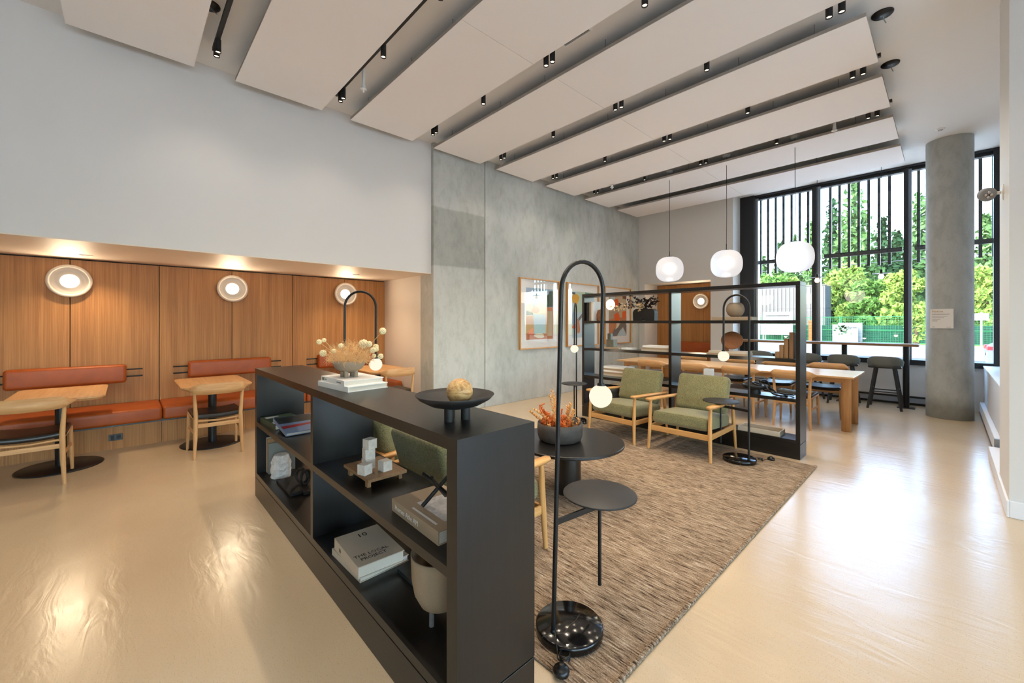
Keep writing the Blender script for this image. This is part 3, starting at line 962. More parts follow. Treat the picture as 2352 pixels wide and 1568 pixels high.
def make_dining_chair(kind='oak'):
    # faces local +y; origin on the floor under the seat centre; the back is at -y
    t = E('dining_chair', '', 'chair', (0, 0, 0), 0, '')
    w = kind
    for sx in (-1, 1):
        O('leg', MB().tube([(sx * 0.215, -0.235, 0), (sx * 0.205, -0.225, 0.22), (sx * 0.20, -0.215, 0.45), (sx * 0.215, -0.235, 0.70)], [0.0125, 0.019, 0.020, 0.014], 12), w + '_z', t)
        O('leg', MB().tube([(sx * 0.232, 0.235, 0), (sx * 0.225, 0.225, 0.25), (sx * 0.222, 0.22, 0.44)], [0.0125, 0.018, 0.016], 12), w + '_z', t)
        O('side_rail', MB().tube([(sx * 0.202, -0.215, 0.415), (sx * 0.222, 0.22, 0.425)], 0.013, 8), w + '_y', t)
        O('side_stretcher', MB().box((sx * 0.214, 0.0, 0.265), (0.014, 0.45, 0.030), sx * -0.04, 0.004), w + '_y', t)
    O('back_stretcher', MB().box((0, -0.217, 0.345), (0.40, 0.014, 0.042), 0, 0.004), w + '_x', t)
    O('front_rail', MB().box((0, 0.222, 0.42), (0.43, 0.018, 0.04), 0, 0.005), w + '_x', t)
    O('rear_rail', MB().tube([(-0.20, -0.212, 0.40), (0, -0.20, 0.385), (0.20, -0.212, 0.40)], 0.011, 8), w + '_x', t)
    # broad curved crest ending in short forward horns
    vs, fs = [], []
    N = 18
    for k in range(N + 1):
        a = -1 + 2 * k / N
        x = 0.285 * a
        y = -0.285 + 0.055 * a * a + (0.10 * max(0, abs(a) - 0.78) / 0.22)
        e = max(0.0, (abs(a) - 0.72) / 0.28)
        z0 = 0.680 + 0.012 * a * a + 0.040 * e
        z1 = 0.795 - 0.062 * e
        th = 0.013 - 0.003 * e
        for dy, z in ((-th, z0), (-th * 1.1, (z0 + z1) / 2), (-th * 0.6, z1), (th * 0.6, z1), (th * 1.1, (z0 + z1) / 2), (th, z0)):
            vs.append((x, y + dy, z))
    for i in range(N):
        for k in range(6):
            fs.append((i * 6 + k, (i + 1) * 6 + k, (i + 1) * 6 + (k + 1) % 6, i * 6 + (k + 1) % 6))
    fs += [tuple(range(6)), tuple(range(N * 6 + 5, N * 6 - 1, -1))]
    O('crest_rail', MB().add(vs, fs, True), w + '_x', t)
    def sag(p):
        return (p.x, p.y, p.z - 0.018 * (1 - (p.x / 0.23) ** 2))
    O('seat_pad', MB().rbox((0, 0.01, 0.452), (0.455, 0.465, 0.052), 0.022, 2, mid=6, fn=sag), 'leather_black', t)
    return t
dc = make_dining_chair()
dc.location = (-5.67, 0.735, 0)
dc.rotation_euler = (0, 0, PI / 2)
dc['label'] = 'oak chair with black leather seat at the middle nook table'
dc['group'] = 'oak chairs at the nook tables'
dup(dc, (-5.66, -0.62, 0), PI / 2, 'oak chair with black leather seat at the far left nook table')
dup(dc, (-5.62, 2.86, 0), PI / 2, 'oak chair with black leather seat at the nook table by the concrete wall')
# ---------------------------------------------------------------- long table, chairs, bar, stools
lt = E('long_table', 'long light oak communal table behind the tall bookcase', 'table', (-2.56, 7.27, 0))
O('table_top', MB().b(-1.74, 1.74, -0.49, 0.49, 0.715, 0.742, 0.006), 'oak_table_x', lt)
O('apron', MB().b(-1.62, 1.62, -0.36, -0.335, 0.645, 0.715).b(-1.62, 1.62, 0.335, 0.36, 0.645, 0.715).b(-1.63, -1.605, -0.335, 0.335, 0.645, 0.715).b(1.605, 1.63, -0.335, 0.335, 0.645, 0.715), 'oak_x', lt)
for sx in (-1, 1):
    for sy in (-1, 1):
        O('leg', MB().lathe([(0.0, 0.0), (0.052, 0.0), (0.055, 0.715)], (sx * 1.64, sy * 0.31, 0), 28, sx=1.0, sy=0.62), 'oak_z', lt)
lab_n = ['at the left end', 'second from the left', 'third from the left', 'at the right end']
for k, x in enumerate((-3.56, -2.88, -2.14, -1.475)):
    c = dup(dc, (x, 6.90, 0), math.radians((0, 3, -2, 1)[k]), 'oak chair on the near side of the long table, ' + lab_n[k], 'oak chairs at the long table')
for k, x in enumerate((-3.45, -2.62, -1.96, -1.32)):
    c = dup(dc, (x, 7.99, 0), PI + math.radians((2, -2, 2, 0)[k]), 'oak chair on the window side of the long table, ' + lab_n[k], 'oak chairs at the long table')
bar = E('window_bar', 'long narrow oak bar counter on black posts along the window', 'counter', (-1.78, 9.66, 0))
O('counter_top', MB().b(-1.42, 1.46, -0.22, 0.22, 1.045, 1.085, 0.004), 'walnut_x', bar)
for x in (-1.15, -0.02 + 0.50, 1.30):
    p = O('post', MB().cyl((x, -0.03, 0.012), (x, -0.03, 1.045), 0.042, n=24), 'metal_black', bar)
    O('floor_plate', MB().b(x - 0.11, x + 0.11, -0.13, 0.07, 0.0, 0.012, 0.003), 'metal_black', p)
def make_stool():
    # faces local +y (towards the window), shell back at -y
    t = E('bar_stool', '', 'stool', (0, 0, 0), 0, 'grey bar stools at the window counter')
    for sx in (-1, 1):
        for sy in (-1, 1):
            O('leg', MB().cyl((sx * 0.21, sy * 0.20, 0), (sx * 0.115, sy * 0.12, 0.69), 0.017, 0.022, 12), 'stool_black', t)
    for z, q in ((0.27, 0.172), (0.33, 0.165)):
        pass
    O('footrest', MB().tube([(-0.172, -0.166, 0.29), (0.172, -0.166, 0.29)], 0.010, 8), 'stool_black', t)
    O('footrest', MB().tube([(-0.172, 0.166, 0.29), (0.172, 0.166, 0.29)], 0.010, 8), 'stool_black', t)
    O('side_stretcher', MB().tube([(-0.167, -0.16, 0.33), (-0.167, 0.16, 0.33)], 0.009, 8), 'stool_black', t)
    O('side_stretcher', MB().tube([(0.167, -0.16, 0.33), (0.167, 0.16, 0.33)], 0.009, 8), 'stool_black', t)
    O('seat', MB().rbox((0, 0.01, 0.705), (0.42, 0.38, 0.045), 0.021, 2, mid=3), 'stool_black', t)
    O('seat_pad', MB().rbox((0, 0.02, 0.735), (0.38, 0.33, 0.026), 0.012, 2, mid=3), 'felt_grey', t)
    vs, fs = [], []
    N = 20
    prof = [(0.0, 0.70), (-0.012, 0.76), (-0.020, 0.82), (-0.022, 0.865), (-0.010, 0.885), (0.010, 0.880), (0.012, 0.84), (0.018, 0.78), (0.022, 0.72)]
    np_ = len(prof)
    for k in range(N + 1):
        a = math.radians(-200 + 220 * k / N)
        a = math.radians(180 + 8 + (164) * k / N)
        s = 1 - abs(2 * k / N - 1) ** 3 * 0.42
        for (d, z) in prof:
            zz = 0.70 + (z - 0.70) * s
            vs.append(((0.215 - d) * math.cos(a), (0.20 - d) * math.sin(a) * 1.0, zz))
    for i in range(N):
        for k in range(np_):
            fs.append((i * np_ + k, i * np_ + (k + 1) % np_, (i + 1) * np_ + (k + 1) % np_, (i + 1) * np_ + k))
    fs += [tuple(range(np_ - 1, -1, -1)), tuple(range(N * np_, N * np_ + np_))]
    O('backrest', MB().add(vs, fs, True), 'felt_grey', t)
    return t
st = make_stool()
st.location = (-0.72, 9.36, 0)
st['label'] = 'grey upholstered bar stool nearest the concrete column'
dup(st, (-1.28, 9.40, 0), 0.05, 'grey upholstered bar stool second from the column')
dup(st, (-1.82, 9.42, 0), -0.06, 'grey upholstered bar stool half hidden by the tall bookcase side')
dup(st, (-2.62, 9.42, 0), 0.03, 'grey upholstered bar stool farthest from the column, seen through the bookcase')

# small back nook: bench with backrest
b2 = E('nook_bench', 'small cognac leather bench in the back wall nook', 'bench', (-4.45, 10.0, 0))
O('seat_cushion', MB().rbox((0, -0.02, 0.42), (1.56, 0.46, 0.11), 0.03, 3, mid=2), 'leather_cognac', b2)
O('base_panel', MB().b(-0.78, 0.78, -0.2, 0.2, 0.0, 0.365), 'oak_panel', b2)
bk = E('bench_backrest', 'cognac leather backrest on black rods in the back wall nook', 'backrest', (-4.25, 10.215, 0.84), 0, 'leather backrests on black rods')
O('cushion', MB().rbox((0.05, -0.075, 0), (0.92, 0.09, 0.26), 0.03, 3, mid=2), 'leather_cognac', bk)
for z in (0.04, -0.045):
    O('rod', MB().cyl((-0.56, -0.02, z), (0.58, -0.02, z), 0.008, n=8), 'metal_black', bk)

# ---------------------------------------------------------------- pendants
def big_pendant(x, lab):
    t = E('globe_pendant', lab, 'pendant lamp', (x, 7.27, ZC), 0, 'opal globe pendants over the long table')
    zc = 2.425 - ZC
    prof = []
    for k in range(25):
        a = -PI / 2 + PI * k / 24
        ca, sa = math.cos(a), math.sin(a)
        r = 0.240 * (abs(ca) ** 0.70)
        z = 0.225 * (abs(sa) ** 0.80) * (1 if sa > 0 else -1)
        prof.append((0.0 if k in (0, 24) else r * (1 - 0.05 * max(0, sa)), z))
    O('shade', MB().lathe(prof, (0, 0, zc), 44), 'opal_pendant', t)
    O('bulb', MB().sphere((0, 0, zc + 0.01), 0.07, 20), 'bulb_glow', t)
    O('cap', MB().cyl((0, 0, zc + 0.218), (0, 0, zc + 0.232), 0.045, n=20), 'metal_black', t)
    O('stem', MB().cyl((0, 0, zc + 0.22), (0, 0, zc + 0.33), 0.007, n=8), 'metal_black', t)
    O('cord', MB().tube([(0, 0, zc + 0.33), (0.004, 0, zc + 0.8), (0, 0, -0.02)], 0.0045, 6), 'metal_black', t)
    O('canopy', MB().lathe([(0.0, -0.03), (0.05, -0.028), (0.06, 0.0)], n=24), 'plastic_white', t)
    light('pendant_lamp', 'POINT', (0, 0, zc - 0.30), 5.0, (1.0, 0.88, 0.74), t, shadow_soft_size=0.2)
big_pendant(-3.50, 'opal glass globe pendant at left, hung in front of the back wall')
big_pendant(-2.52, 'opal glass globe pendant in the middle of the three')
big_pendant(-1.56, 'opal glass globe pendant at right, hung before the window')
def small_pendant(x, lab):
    t = E('bulb_pendant', lab, 'pendant lamp', (x, 9.6, ZC), 0, 'bare bulb pendants by the window')
    z = 2.25 - ZC
    O('cord', MB().cyl((0, 0, z + 0.11), (0, 0, 0), 0.004, n=6), 'metal_black', t)
    O('socket', MB().cyl((0, 0, z + 0.045), (0, 0, z + 0.12), 0.022, 0.016, 14), 'metal_black', t)
    O('disc_shade', MB().lathe([(0.0, z + 0.062), (0.12, z + 0.056), (0.12, z + 0.060), (0.0, z + 0.068)], n=32), 'metal_black', t)
    O('bulb', MB().lathe([(0.0, z - 0.045), (0.03, z - 0.035), (0.042, z - 0.005), (0.034, z + 0.025), (0.018, z + 0.05)], n=18), 'bulb_edison', t)
small_pendant(-1.703, 'small pendant with a bare bulb under a flat disc, left one by the window')
small_pendant(-0.792, 'small pendant with a bare bulb under a flat disc, right one by the window')

# ---------------------------------------------------------------- framed prints on the concrete wall
for nm, c in (('p_sky', srgb(164, 184, 206)), ('p_tan', srgb(178, 158, 138)), ('p_green', srgb(86, 96, 80)), ('p_terra', srgb(196, 128, 88)), ('p_sand', srgb(196, 176, 146)),
              ('p_coral', srgb(226, 116, 92)), ('p_cream', srgb(230, 218, 190)), ('p_grey', srgb(118, 114, 112)), ('p_orange', srgb(234, 102, 48)),
              ('p_ice', srgb(190, 208, 216)), ('p_yellow', srgb(226, 168, 62)), ('p_mint', srgb(188, 206, 186)), ('p_teal', srgb(96, 140, 120)), ('p_brown', srgb(112, 74, 56)), ('p_maroon', srgb(120, 52, 56)), ('p_plum', srgb(78, 66, 82))):
    plain(nm, c, 0.8, 0, 0.2)
def picture(y0, lab, shapes, bg):
    W_, H_ = 1.12, 1.335
    t = E('framed_print', lab, 'picture', (XC + 0.012, y0 + W_ / 2, 0.945 + H_ / 2), 0, 'framed abstract prints on the concrete wall')
    # local: +y is to the right for the viewer, x is the wall normal
    fr = 0.022
    for y_, z_, sy, sz in ((-W_ / 2 + fr / 2, 0, fr, H_), (W_ / 2 - fr / 2, 0, fr, H_), (0, H_ / 2 - fr / 2, W_ - 2 * fr, fr), (0, -H_ / 2 + fr / 2, W_ - 2 * fr, fr)):
        O('frame_bar', MB().box((0.024, y_, z_), (0.048, sy, sz), 0, 0.002), 'teak_z', t)
    O('mat_board', MB().box((0.010, 0, 0), (0.006, W_ - 2 * fr, H_ - 2 * fr)), 'paper', t)
    pw, ph = 0.76, 0.98
    mats = [bg]
    mb = MB()
    def poly(pts, lvl):
        vs = [(0.0135 + lvl * 0.0004, -pw / 2 + p[0] * pw, -ph / 2 + p[1] * ph) for p in pts]
        mb.add(vs, [tuple(range(len(vs)))])
    poly([(0, 0), (1, 0), (1, 1), (0, 1)], 0)
    for k, (m_, pts) in enumerate(shapes):
        if m_ not in mats:
            mats.append(m_)
        mb.cur = mats.index(m_)
        poly(pts, k + 1)
    O('print', mb, mats, t)
    O('glazing', MB().box((0.030, 0, 0), (0.002, W_ - 2 * fr, H_ - 2 * fr)), 'picture_glass', t)
def blob(cx, cy, rx, ry, n=18, wob=0.18, seed=1):
    r_ = random.Random(seed)
    ph = [r_.uniform(0, 6.28) for _ in range(3)]
    out_ = []
    for k in range(n):
        a = 2 * PI * k / n
        q = 1 + wob * (math.sin(2 * a + ph[0]) * 0.6 + math.sin(3 * a + ph[1]) * 0.4 + 0.3 * math.sin(5 * a + ph[2]))
        out_.append((min(1, max(0, cx + rx * q * math.cos(a))), min(1, max(0, cy + ry * q * math.sin(a)))))
    return out_
picture(5.255, 'framed print with terracotta, dark green and pale blue blocks, left of three', [
    ('p_terra', [(0, 0), (1, 0), (1, 0.64), (0.72, 0.64), (0.72, 0.12), (0.30, 0.10), (0.25, 0.47), (0, 0.46)]),
    ('p_tan', [(0, 0.46), (0.25, 0.48), (0.25, 0.74), (0.12, 0.70), (0, 0.66)]),
    ('p_green', [(0.74, 0.64), (1, 0.65), (1, 0.97), (0.86, 0.96), (0.84, 0.90), (0.76, 0.87)]),
    ('p_plum', [(0, 0.47), (0.25, 0.48), (0.24, 0.52), (0.10, 0.54), (0.06, 0.56), (0, 0.54)]),
    ('p_sand', [(0.26, 0.50), (0.72, 0.48), (0.72, 0.80), (0.55, 0.78), (0.40, 0.70), (0.26, 0.64)]),
    ('p_coral', blob(0.34, 0.58, 0.12, 0.08, seed=3)),
    ('p_coral', [(0.08, 0.10), (0.28, 0.10), (0.26, 0.24), (0.08, 0.18)]),
    ('p_cream', blob(0.48, 0.07, 0.20, 0.045, seed=5)),
    ('p_sand', [(0.78, 0.06), (0.96, 0.06), (0.96, 0.56), (0.78, 0.56)])], 'p_sky')
picture(6.62, 'framed print in pale green with a yellow shape, middle of three', [
    ('p_mint', [(0.10, 0.55), (1, 0.55), (1, 1), (0.2, 1)]),
    ('p_teal', [(0.62, 0.93), (1, 0.93), (1, 0.99), (0.60, 1.0)]),
    ('p_yellow', blob(0.16, 0.84, 0.15, 0.12, seed=8)),
    ('p_green', [(0, 0.98), (0.16, 0.98), (0.14, 0.93), (0.02, 0.94)]),
    ('p_sky', blob(0.12, 0.40, 0.14, 0.16, seed=9)),
    ('p_terra', blob(0.26, 0.25, 0.10, 0.16, seed=12)),
    ('p_grey', [(0.30, 0.35), (0.62, 0.55), (0.60, 0.62), (0.28, 0.42)]),
    ('p_maroon', [(0.45, 0.02), (0.60, 0.10), (0.58, 0.22), (0.46, 0.16)]),
    ('p_coral', blob(0.10, 0.24, 0.09, 0.05, seed=14))], 'p_ice')
picture(7.985, 'framed print with orange, brown and grey organic shapes, right of three', [
    ('p_terra', [(0, 0), (0.42, 0.02), (0.40, 0.30), (0.55, 0.40), (0.9, 0.30), (1, 0.36), (1, 0.46), (0, 0.44)]),
    ('p_tan', [(0, 0.40), (0.5, 0.46), (0.6, 0.64), (0.3, 0.72), (0, 0.66)]),
    ('p_brown', [(0, 0.66), (0.18, 0.70), (0.30, 0.64), (0.10, 0.80), (0, 0.86)]),
    ('p_brown', [(0.78, 0.92), (1, 0.90), (1, 1), (0.76, 1)]),
    ('p_orange', blob(0.40, 0.80, 0.14, 0.11, seed=21)),
    ('p_ice', blob(0.20, 0.90, 0.13, 0.09, seed=22)),
    ('p_cream', blob(0.72, 0.74, 0.14, 0.08, seed=23)),
    ('p_orange', blob(0.45, 0.46, 0.17, 0.10, seed=24)),
    ('p_orange', [(0.74, 0.44), (0.98, 0.44), (0.98, 0.62), (0.76, 0.60)]),
    ('p_grey', [(0.16, 0.0), (0.30, 0.18), (0.55, 0.24), (0.70, 0.34), (0.90, 0.34), (1, 0.26), (1, 0.04), (0.93, 0.10), (0.80, 0.22), (0.62, 0.14), (0.42, 0.0)]),
    ('p_ice', [(0.46, 0.0), (0.60, 0.12), (0.78, 0.20), (0.92, 0.08), (0.98, 0.0)]),
    ('p_cream', [(0.34, 0.16), (0.52, 0.22), (0.58, 0.32), (0.50, 0.38), (0.40, 0.34), (0.44, 0.26)])], 'p_sand')

# notice on the column, emergency light on the right-hand wall
nrm = Vector((-0.30, -0.954, 0))
tg = Vector((0.954, -0.30, 0))
Mn = Matrix((tg, Vector((0, 0, 1)), nrm)).transposed()      # columns: right, up, out of the paper
ctr = Vector((0.02, 9.155, 0)) + nrm * 0.264
t = E('notice_sheet', 'white printed notice fixed to the round concrete column', 'notice', (ctr.x, ctr.y, 1.505))
O('sheet', MB().box((0, 0, 0), (0.255, 0.29, 0.004), rot=Mn), 'paper', t)
text('lettering', 'Notion.', 0.042, 'gold_ink', t, Mn, Mn @ Vector((-0.105, 0.095, 0.003)))
mb = MB()
for (w_, z_, h_) in ((0.19, 0.066, 0.007), (0.17, 0.036, 0.004), (0.13, 0.018, 0.004), (0.09, -0.008, 0.004), (0.06, -0.034, 0.005), (0.03, -0.124, 0.005)):
    mb.box(Mn @ Vector((-0.105 + w_ / 2, z_, 0.0024)), (w_, h_, 0.0008), rot=Mn)
mb.box(Mn @ Vector((0.075, -0.124, 0.0024)), (0.05, 0.004, 0.0008), rot=Mn)
O('small_print', mb, 'cover_grey', t)
t = E('emergency_light', 'grey adjustable emergency light head on the right-hand wall', 'emergency light', (0.316, 5.25, 2.52))
O('wall_plate', MB().lathe([(0.0, 0.014), (0.03, 0.013), (0.062, 0.004), (0.065, 0.0), (0.0, 0.0)], n=28, rot=Matrix.Rotation(-PI / 2, 3, 'Y')), 'plastic_white', t)
O('arm', MB().cyl((-0.014, 0, 0), (-0.06, -0.01, 0.0), 0.013, n=12), 'plastic_white', t)
rh = Matrix.Rotation(math.radians(28), 3, 'Z') @ Matrix.Rotation(math.radians(112), 3, 'X')
h_ = O('lamp_head', MB().lathe([(0.0, -0.055), (0.03, -0.045), (0.05, -0.01), (0.056, 0.03), (0.050, 0.036), (0.0, 0.032)], (-0.098, -0.015, 0.0), 28, rot=rh), 'container_grey', t)
for k in range(4):
    O('lens', MB().sphere(Vector((-0.098, -0.015, 0.0)) + rh @ Vector((0.018 * math.cos(k * PI / 2), 0.018 * math.sin(k * PI / 2), 0.034)), 0.013, 10), 'chrome', h_)

# ---------------------------------------------------------------- things on the low bookcase
def book(lab, loc, size, rz, cover, group='books and magazines', tilt=None, stand=False, spine='-y'):
    """size: width (x), depth (y), thickness; lies flat, spine along -y"""
    w, d, h = size
    t = E('book', lab, 'book', loc, rz, group)
    if tilt is not None:
        t.rotation_euler = tilt
    th = min(0.004, h * 0.16)
    O('cover', MB().b(-w / 2, w / 2, -d / 2, d / 2, 0, th).b(-w / 2, w / 2, -d / 2, d / 2, h - th, h).b(-w / 2, w / 2, -d / 2, -d / 2 + th, th, h - th), cover, t)
    O('pages', MB().b(-w / 2 + 0.004, w / 2 - 0.004, -d / 2 + th, d / 2 - 0.005, th, h - th), 'paper_edge', t)
    return t
MX = Matrix(((1, 0, 0), (0, 1, 0), (0, 0, 1)))                                   # lying text, reads along +x
MSP = Matrix(((1, 0, 0), (0, 0, -1), (0, 1, 0)))                                 # text on a face looking to -y
ZT = 1.066
book('white hardcover book under another, beneath the footed bowl', (-2.44, 0.985, ZT), (0.37, 0.245, 0.030), 0.10, 'cover_white', 'books on top of the low bookcase')
tb_ = book('white hardcover book directly beneath the footed bowl', (-2.445, 0.985, ZT + 0.030), (0.325, 0.235, 0.030), 0.04, 'cover_white', 'books on top of the low bookcase')
O('spine_print', MB().b(-0.15, -0.115, -0.1182, -0.117, 0.007, 0.024).b(-0.10, -0.085, -0.1182, -0.117, 0.012, 0.019).b(0.06, 0.12, -0.1182, -0.117, 0.012, 0.018), 'cover_grey', tb_)
t = E('footed_bowl', 'taupe ceramic bowl on four stub legs, standing on white books', 'bowl', (-2.44, 0.965, ZT + 0.060))
O('body', MB().lathe([(0.0, 0.030), (0.04, 0.032), (0.072, 0.048), (0.090, 0.075), (0.094, 0.098), (0.090, 0.098), (0.085, 0.076), (0.066, 0.054), (0.0, 0.042)], n=40), 'ceramic_taupe', t)
for k in range(4):
    a = PI / 4 + k * PI / 2
    O('leg', MB().cyl((0.040 * math.cos(a), 0.040 * math.sin(a), 0), (0.040 * math.cos(a), 0.040 * math.sin(a), 0.042), 0.0125, n=14), 'ceramic_taupe', t)
# camera-facing helper used only to place measured pods (pixel -> point at a given distance)
FW = Vector((-math.sin(YAW), math.cos(YAW), 0))
RT = Vector((math.cos(YAW), math.sin(YAW), 0))
def at(u, v, d):
    return FW * d + RT * ((u - IMG_W / 2) / FPX * d) + Vector((0, 0, 1.45 + (HORIZON - v) / FPX * d))
fl = E('dried_flowers', 'bouquet of dried grass and round scabiosa pods in the footed bowl', 'flowers', (-2.44, 0.965, 1.18))
base = Vector((-2.44, 0.965, 1.18))
mb = MB()
r_ = random.Random(4)
for k in range(280):
    a = r_.uniform(0, 2 * PI)
    sp = r_.random() ** 0.6
    h = r_.uniform(0.05, 0.165) * (1.1 - 0.45 * sp)
    tip = Vector((math.cos(a) * sp * 0.185, math.sin(a) * sp * 0.13, h))
    st_ = Vector((math.cos(a) * 0.05 * sp, math.sin(a) * 0.05 * sp, 0.0))
    mid_ = st_.lerp(tip, 0.5) + Vector((0, 0, 0.02))
    mb.tube([st_, mid_, tip], [0.0011, 0.0008, 0.0005], 3)
    for q in range(9):
        p = mid_.lerp(tip, r_.uniform(0.2, 1.1))
        dv = Vector((r_.gauss(0, 1), r_.gauss(0, 1), r_.gauss(0, 1) + 0.4)).normalized() * r_.uniform(0.014, 0.036)
        n_ = dv.orthogonal().normalized() * 0.0005
        mb.add([p - n_, p + n_, p + dv + n_, p + dv - n_], [(0, 1, 2, 3)])
O('grass_tuft', mb, 'dried_grass', fl, kind='stuff')
pods = [(733, 785, 6), (744, 781, 5), (879, 760, 8), (835, 790, 11), (848, 790, 7), (863, 796, 6.5), (856, 804, 7), (864.5, 802, 5.5), (874, 818, 6.5), (859, 817, 5), (796, 811, 6), (767, 806, 5.5), (742, 811, 8), (783, 794, 6)]
for k, (u, v, rp) in enumerate(pods):
    d = 2.43 + r_.uniform(-0.07, 0.05)
    p = at(u, v, d) - base
    rad = rp * d / FPX * 1.02
    mb = MB()
    for q in range(46):
        z = 1 - 2 * (q + 0.5) / 46
        a = q * 2.39996
        s = math.sqrt(1 - z * z)
        mb.sphere(p + Vector((s * math.cos(a), s * math.sin(a), z)) * rad * 0.8, rad * 0.24, 6)
    mb.sphere(p, rad * 0.8, 10)
    f_ = O('pod', mb, 'dried_pod', fl)
    s0 = Vector((p.x * 0.18, p.y * 0.18, 0.0))
    O('stalk', MB().tube([s0, s0.lerp(p, 0.55) + Vector((0, 0, 0.018)), p], 0.0017, 5), 'dried_stem', f_)
t = E('footed_plate', 'wide shallow black dish on three round legs on the low bookcase', 'dish', (-1.34, 0.95, ZT))
O('dish', MB().lathe([(0.0, 0.046), (0.05, 0.047), (0.10, 0.060), (0.140, 0.082), (0.156, 0.099), (0.154, 0.101), (0.135, 0.088), (0.09, 0.069), (0.04, 0.058), (0.0, 0.057)], n=56), 'ceramic_black', t)
for k in range(3):
    a = 0.9 + k * 2 * PI / 3
    O('leg', MB().cyl((0.042 * math.cos(a), 0.042 * math.sin(a), 0), (0.042 * math.cos(a), 0.042 * math.sin(a), 0.052), 0.019, n=18), 'ceramic_black', t)
t = O('wooden_ball', MB().sphere((0, 0, 0), 0.052, 32), 'burl_wood', None, (-1.325, 0.962, ZT + 0.0578 + 0.052))
t['label'] = 'turned burl wood ball resting in the black footed dish'
t['category'] = 'ball'
# --- upper right compartment
ZS, ZBt = 0.628, 0.202
t = E('wooden_tray', 'small square walnut tray on feet holding travertine cubes', 'tray', (-2.095, 0.965, ZS))
O('board', MB().b(-0.155, 0.155, -0.105, 0.105, 0.034, 0.050, 0.002), 'walnut_x', t)
for sx in (-1, 1):
    for sy in (-1, 1):
        O('foot', MB().b(sx * 0.11 - 0.014, sx * 0.11 + 0.014, sy * 0.085 - 0.009, sy * 0.085 + 0.009, 0, 0.034), 'walnut_x', t)
cs = 0.052
for (x, y, z, rz, lab) in ((-2.105, 0.935, 0, 0.05, 'travertine cube at the bottom of the little tower'), (-2.107, 0.937, 1, -0.08, 'travertine cube in the middle of the little tower'),
                           (-2.100, 0.940, 2, 0.22, 'travertine cube on top of the little tower'), (-2.035, 0.885, 0, 0.35, 'travertine cube at the front edge of the walnut tray'),
                           (-2.015, 0.985, 0, 0.12, 'travertine cube behind the tower on the walnut tray')):
    t = O('travertine_cube', MB().box((0, 0, cs / 2), (cs, cs, cs), 0, 0.0015), 'travertine', None, (x, y, ZS + 0.050 + z * cs), (0, 0, rz))
    t['label'] = lab
    t['category'] = 'cube'
    t['group'] = 'travertine cubes on the tray'
bb = book('thick taupe hardcover book lying under the black jack sculpture', (-1.47, 0.965, ZS), (0.385, 0.25, 0.052), -0.03, 'cover_taupe', 'books in the low bookcase')
text('lettering', 'Homes Able AM', 0.030, 'cover_white', bb, MSP, (-0.16, -0.1262, 0.016))
text('lettering', 'Homes Able', 0.030, 'cover_white', bb, MX, (-0.165, 0.075, 0.0523))
O('small_print', MB().b(-0.05, 0.14, -0.105, -0.095, 0.0519, 0.0525), 'cover_white', bb)
mb = MB().box((0.03, 0.0, 0.0525), (0.22, 0.13, 0.0006))
O('cover_photo', mb, 'quartz', bb)
t = E('jack_sculpture', 'black metal jack of three crossed rods standing on the taupe book', 'sculpture', (-1.455, 0.95, ZS + 0.052))
cj = Vector((0, 0, 0.083))
for d in (Vector((0.30, 0.62, 0.72)), Vector((0.95, 0.25, -0.42)), Vector((-0.50, 0.75, -0.80))):
    d.normalize()
    ln = 0.098
    O('rod', MB().cyl(cj - d * ln, cj + d * ln, 0.0085, n=12), 'metal_black', t)
# --- lower right compartment
book('pale slim hardcover book at the bottom of the stack in the low bookcase', (-2.10, 0.940, ZBt), (0.34, 0.262, 0.034), 0.03, 'cover_sand', 'books in the low bookcase')
lp = book('thick sand coloured magazine marked 10, on top of the lower stack', (-2.075, 0.922, ZBt + 0.034), (0.35, 0.235, 0.056), -0.05, 'cover_sand', 'books in the low bookcase')
MYr = Matrix(((0, -1, 0), (1, 0, 0), (0, 0, 1)))                                 # lying text, reads along +y
text('lettering', '10', 0.055, 'ink', lp, MYr, (-0.095, -0.02, 0.0563))
text('lettering', 'THE LOCAL', 0.033, 'ink', lp, MYr, (0.095, -0.105, 0.0563))
text('lettering', 'PROJECT', 0.033, 'ink', lp, MYr, (0.130, -0.085, 0.0563))
text('lettering', '10', 0.030, 'ink', lp, MSP, (-0.10, -0.1187, 0.016))
book('glossy black slim book behind the sand coloured stack', (-1.78, 1.06, ZBt), (0.20, 0.15, 0.02), 0.0, 'cover_dark', 'books in the low bookcase')
t = E('legged_planter', 'sand coloured tall planter on peg legs in the low bookcase', 'planter', (-1.465, 0.965, ZBt))
O('pot', MB().lathe([(0.0, 0.050), (0.045, 0.054), (0.085, 0.080), (0.108, 0.125), (0.119, 0.185), (0.122, 0.262), (0.123, 0.285), (0.118, 0.287), (0.116, 0.262), (0.112, 0.185), (0.09, 0.12), (0.0, 0.10)], n=48), 'ceramic_sand', t)
for k in range(3):
    a = -1.35 + k * 2 * PI / 3
    O('leg', MB().cyl((0.052 * math.cos(a), 0.052 * math.sin(a), 0.0), (0.052 * math.cos(a), 0.052 * math.sin(a), 0.066), 0.0105, n=14), 'ceramic_grey', t)
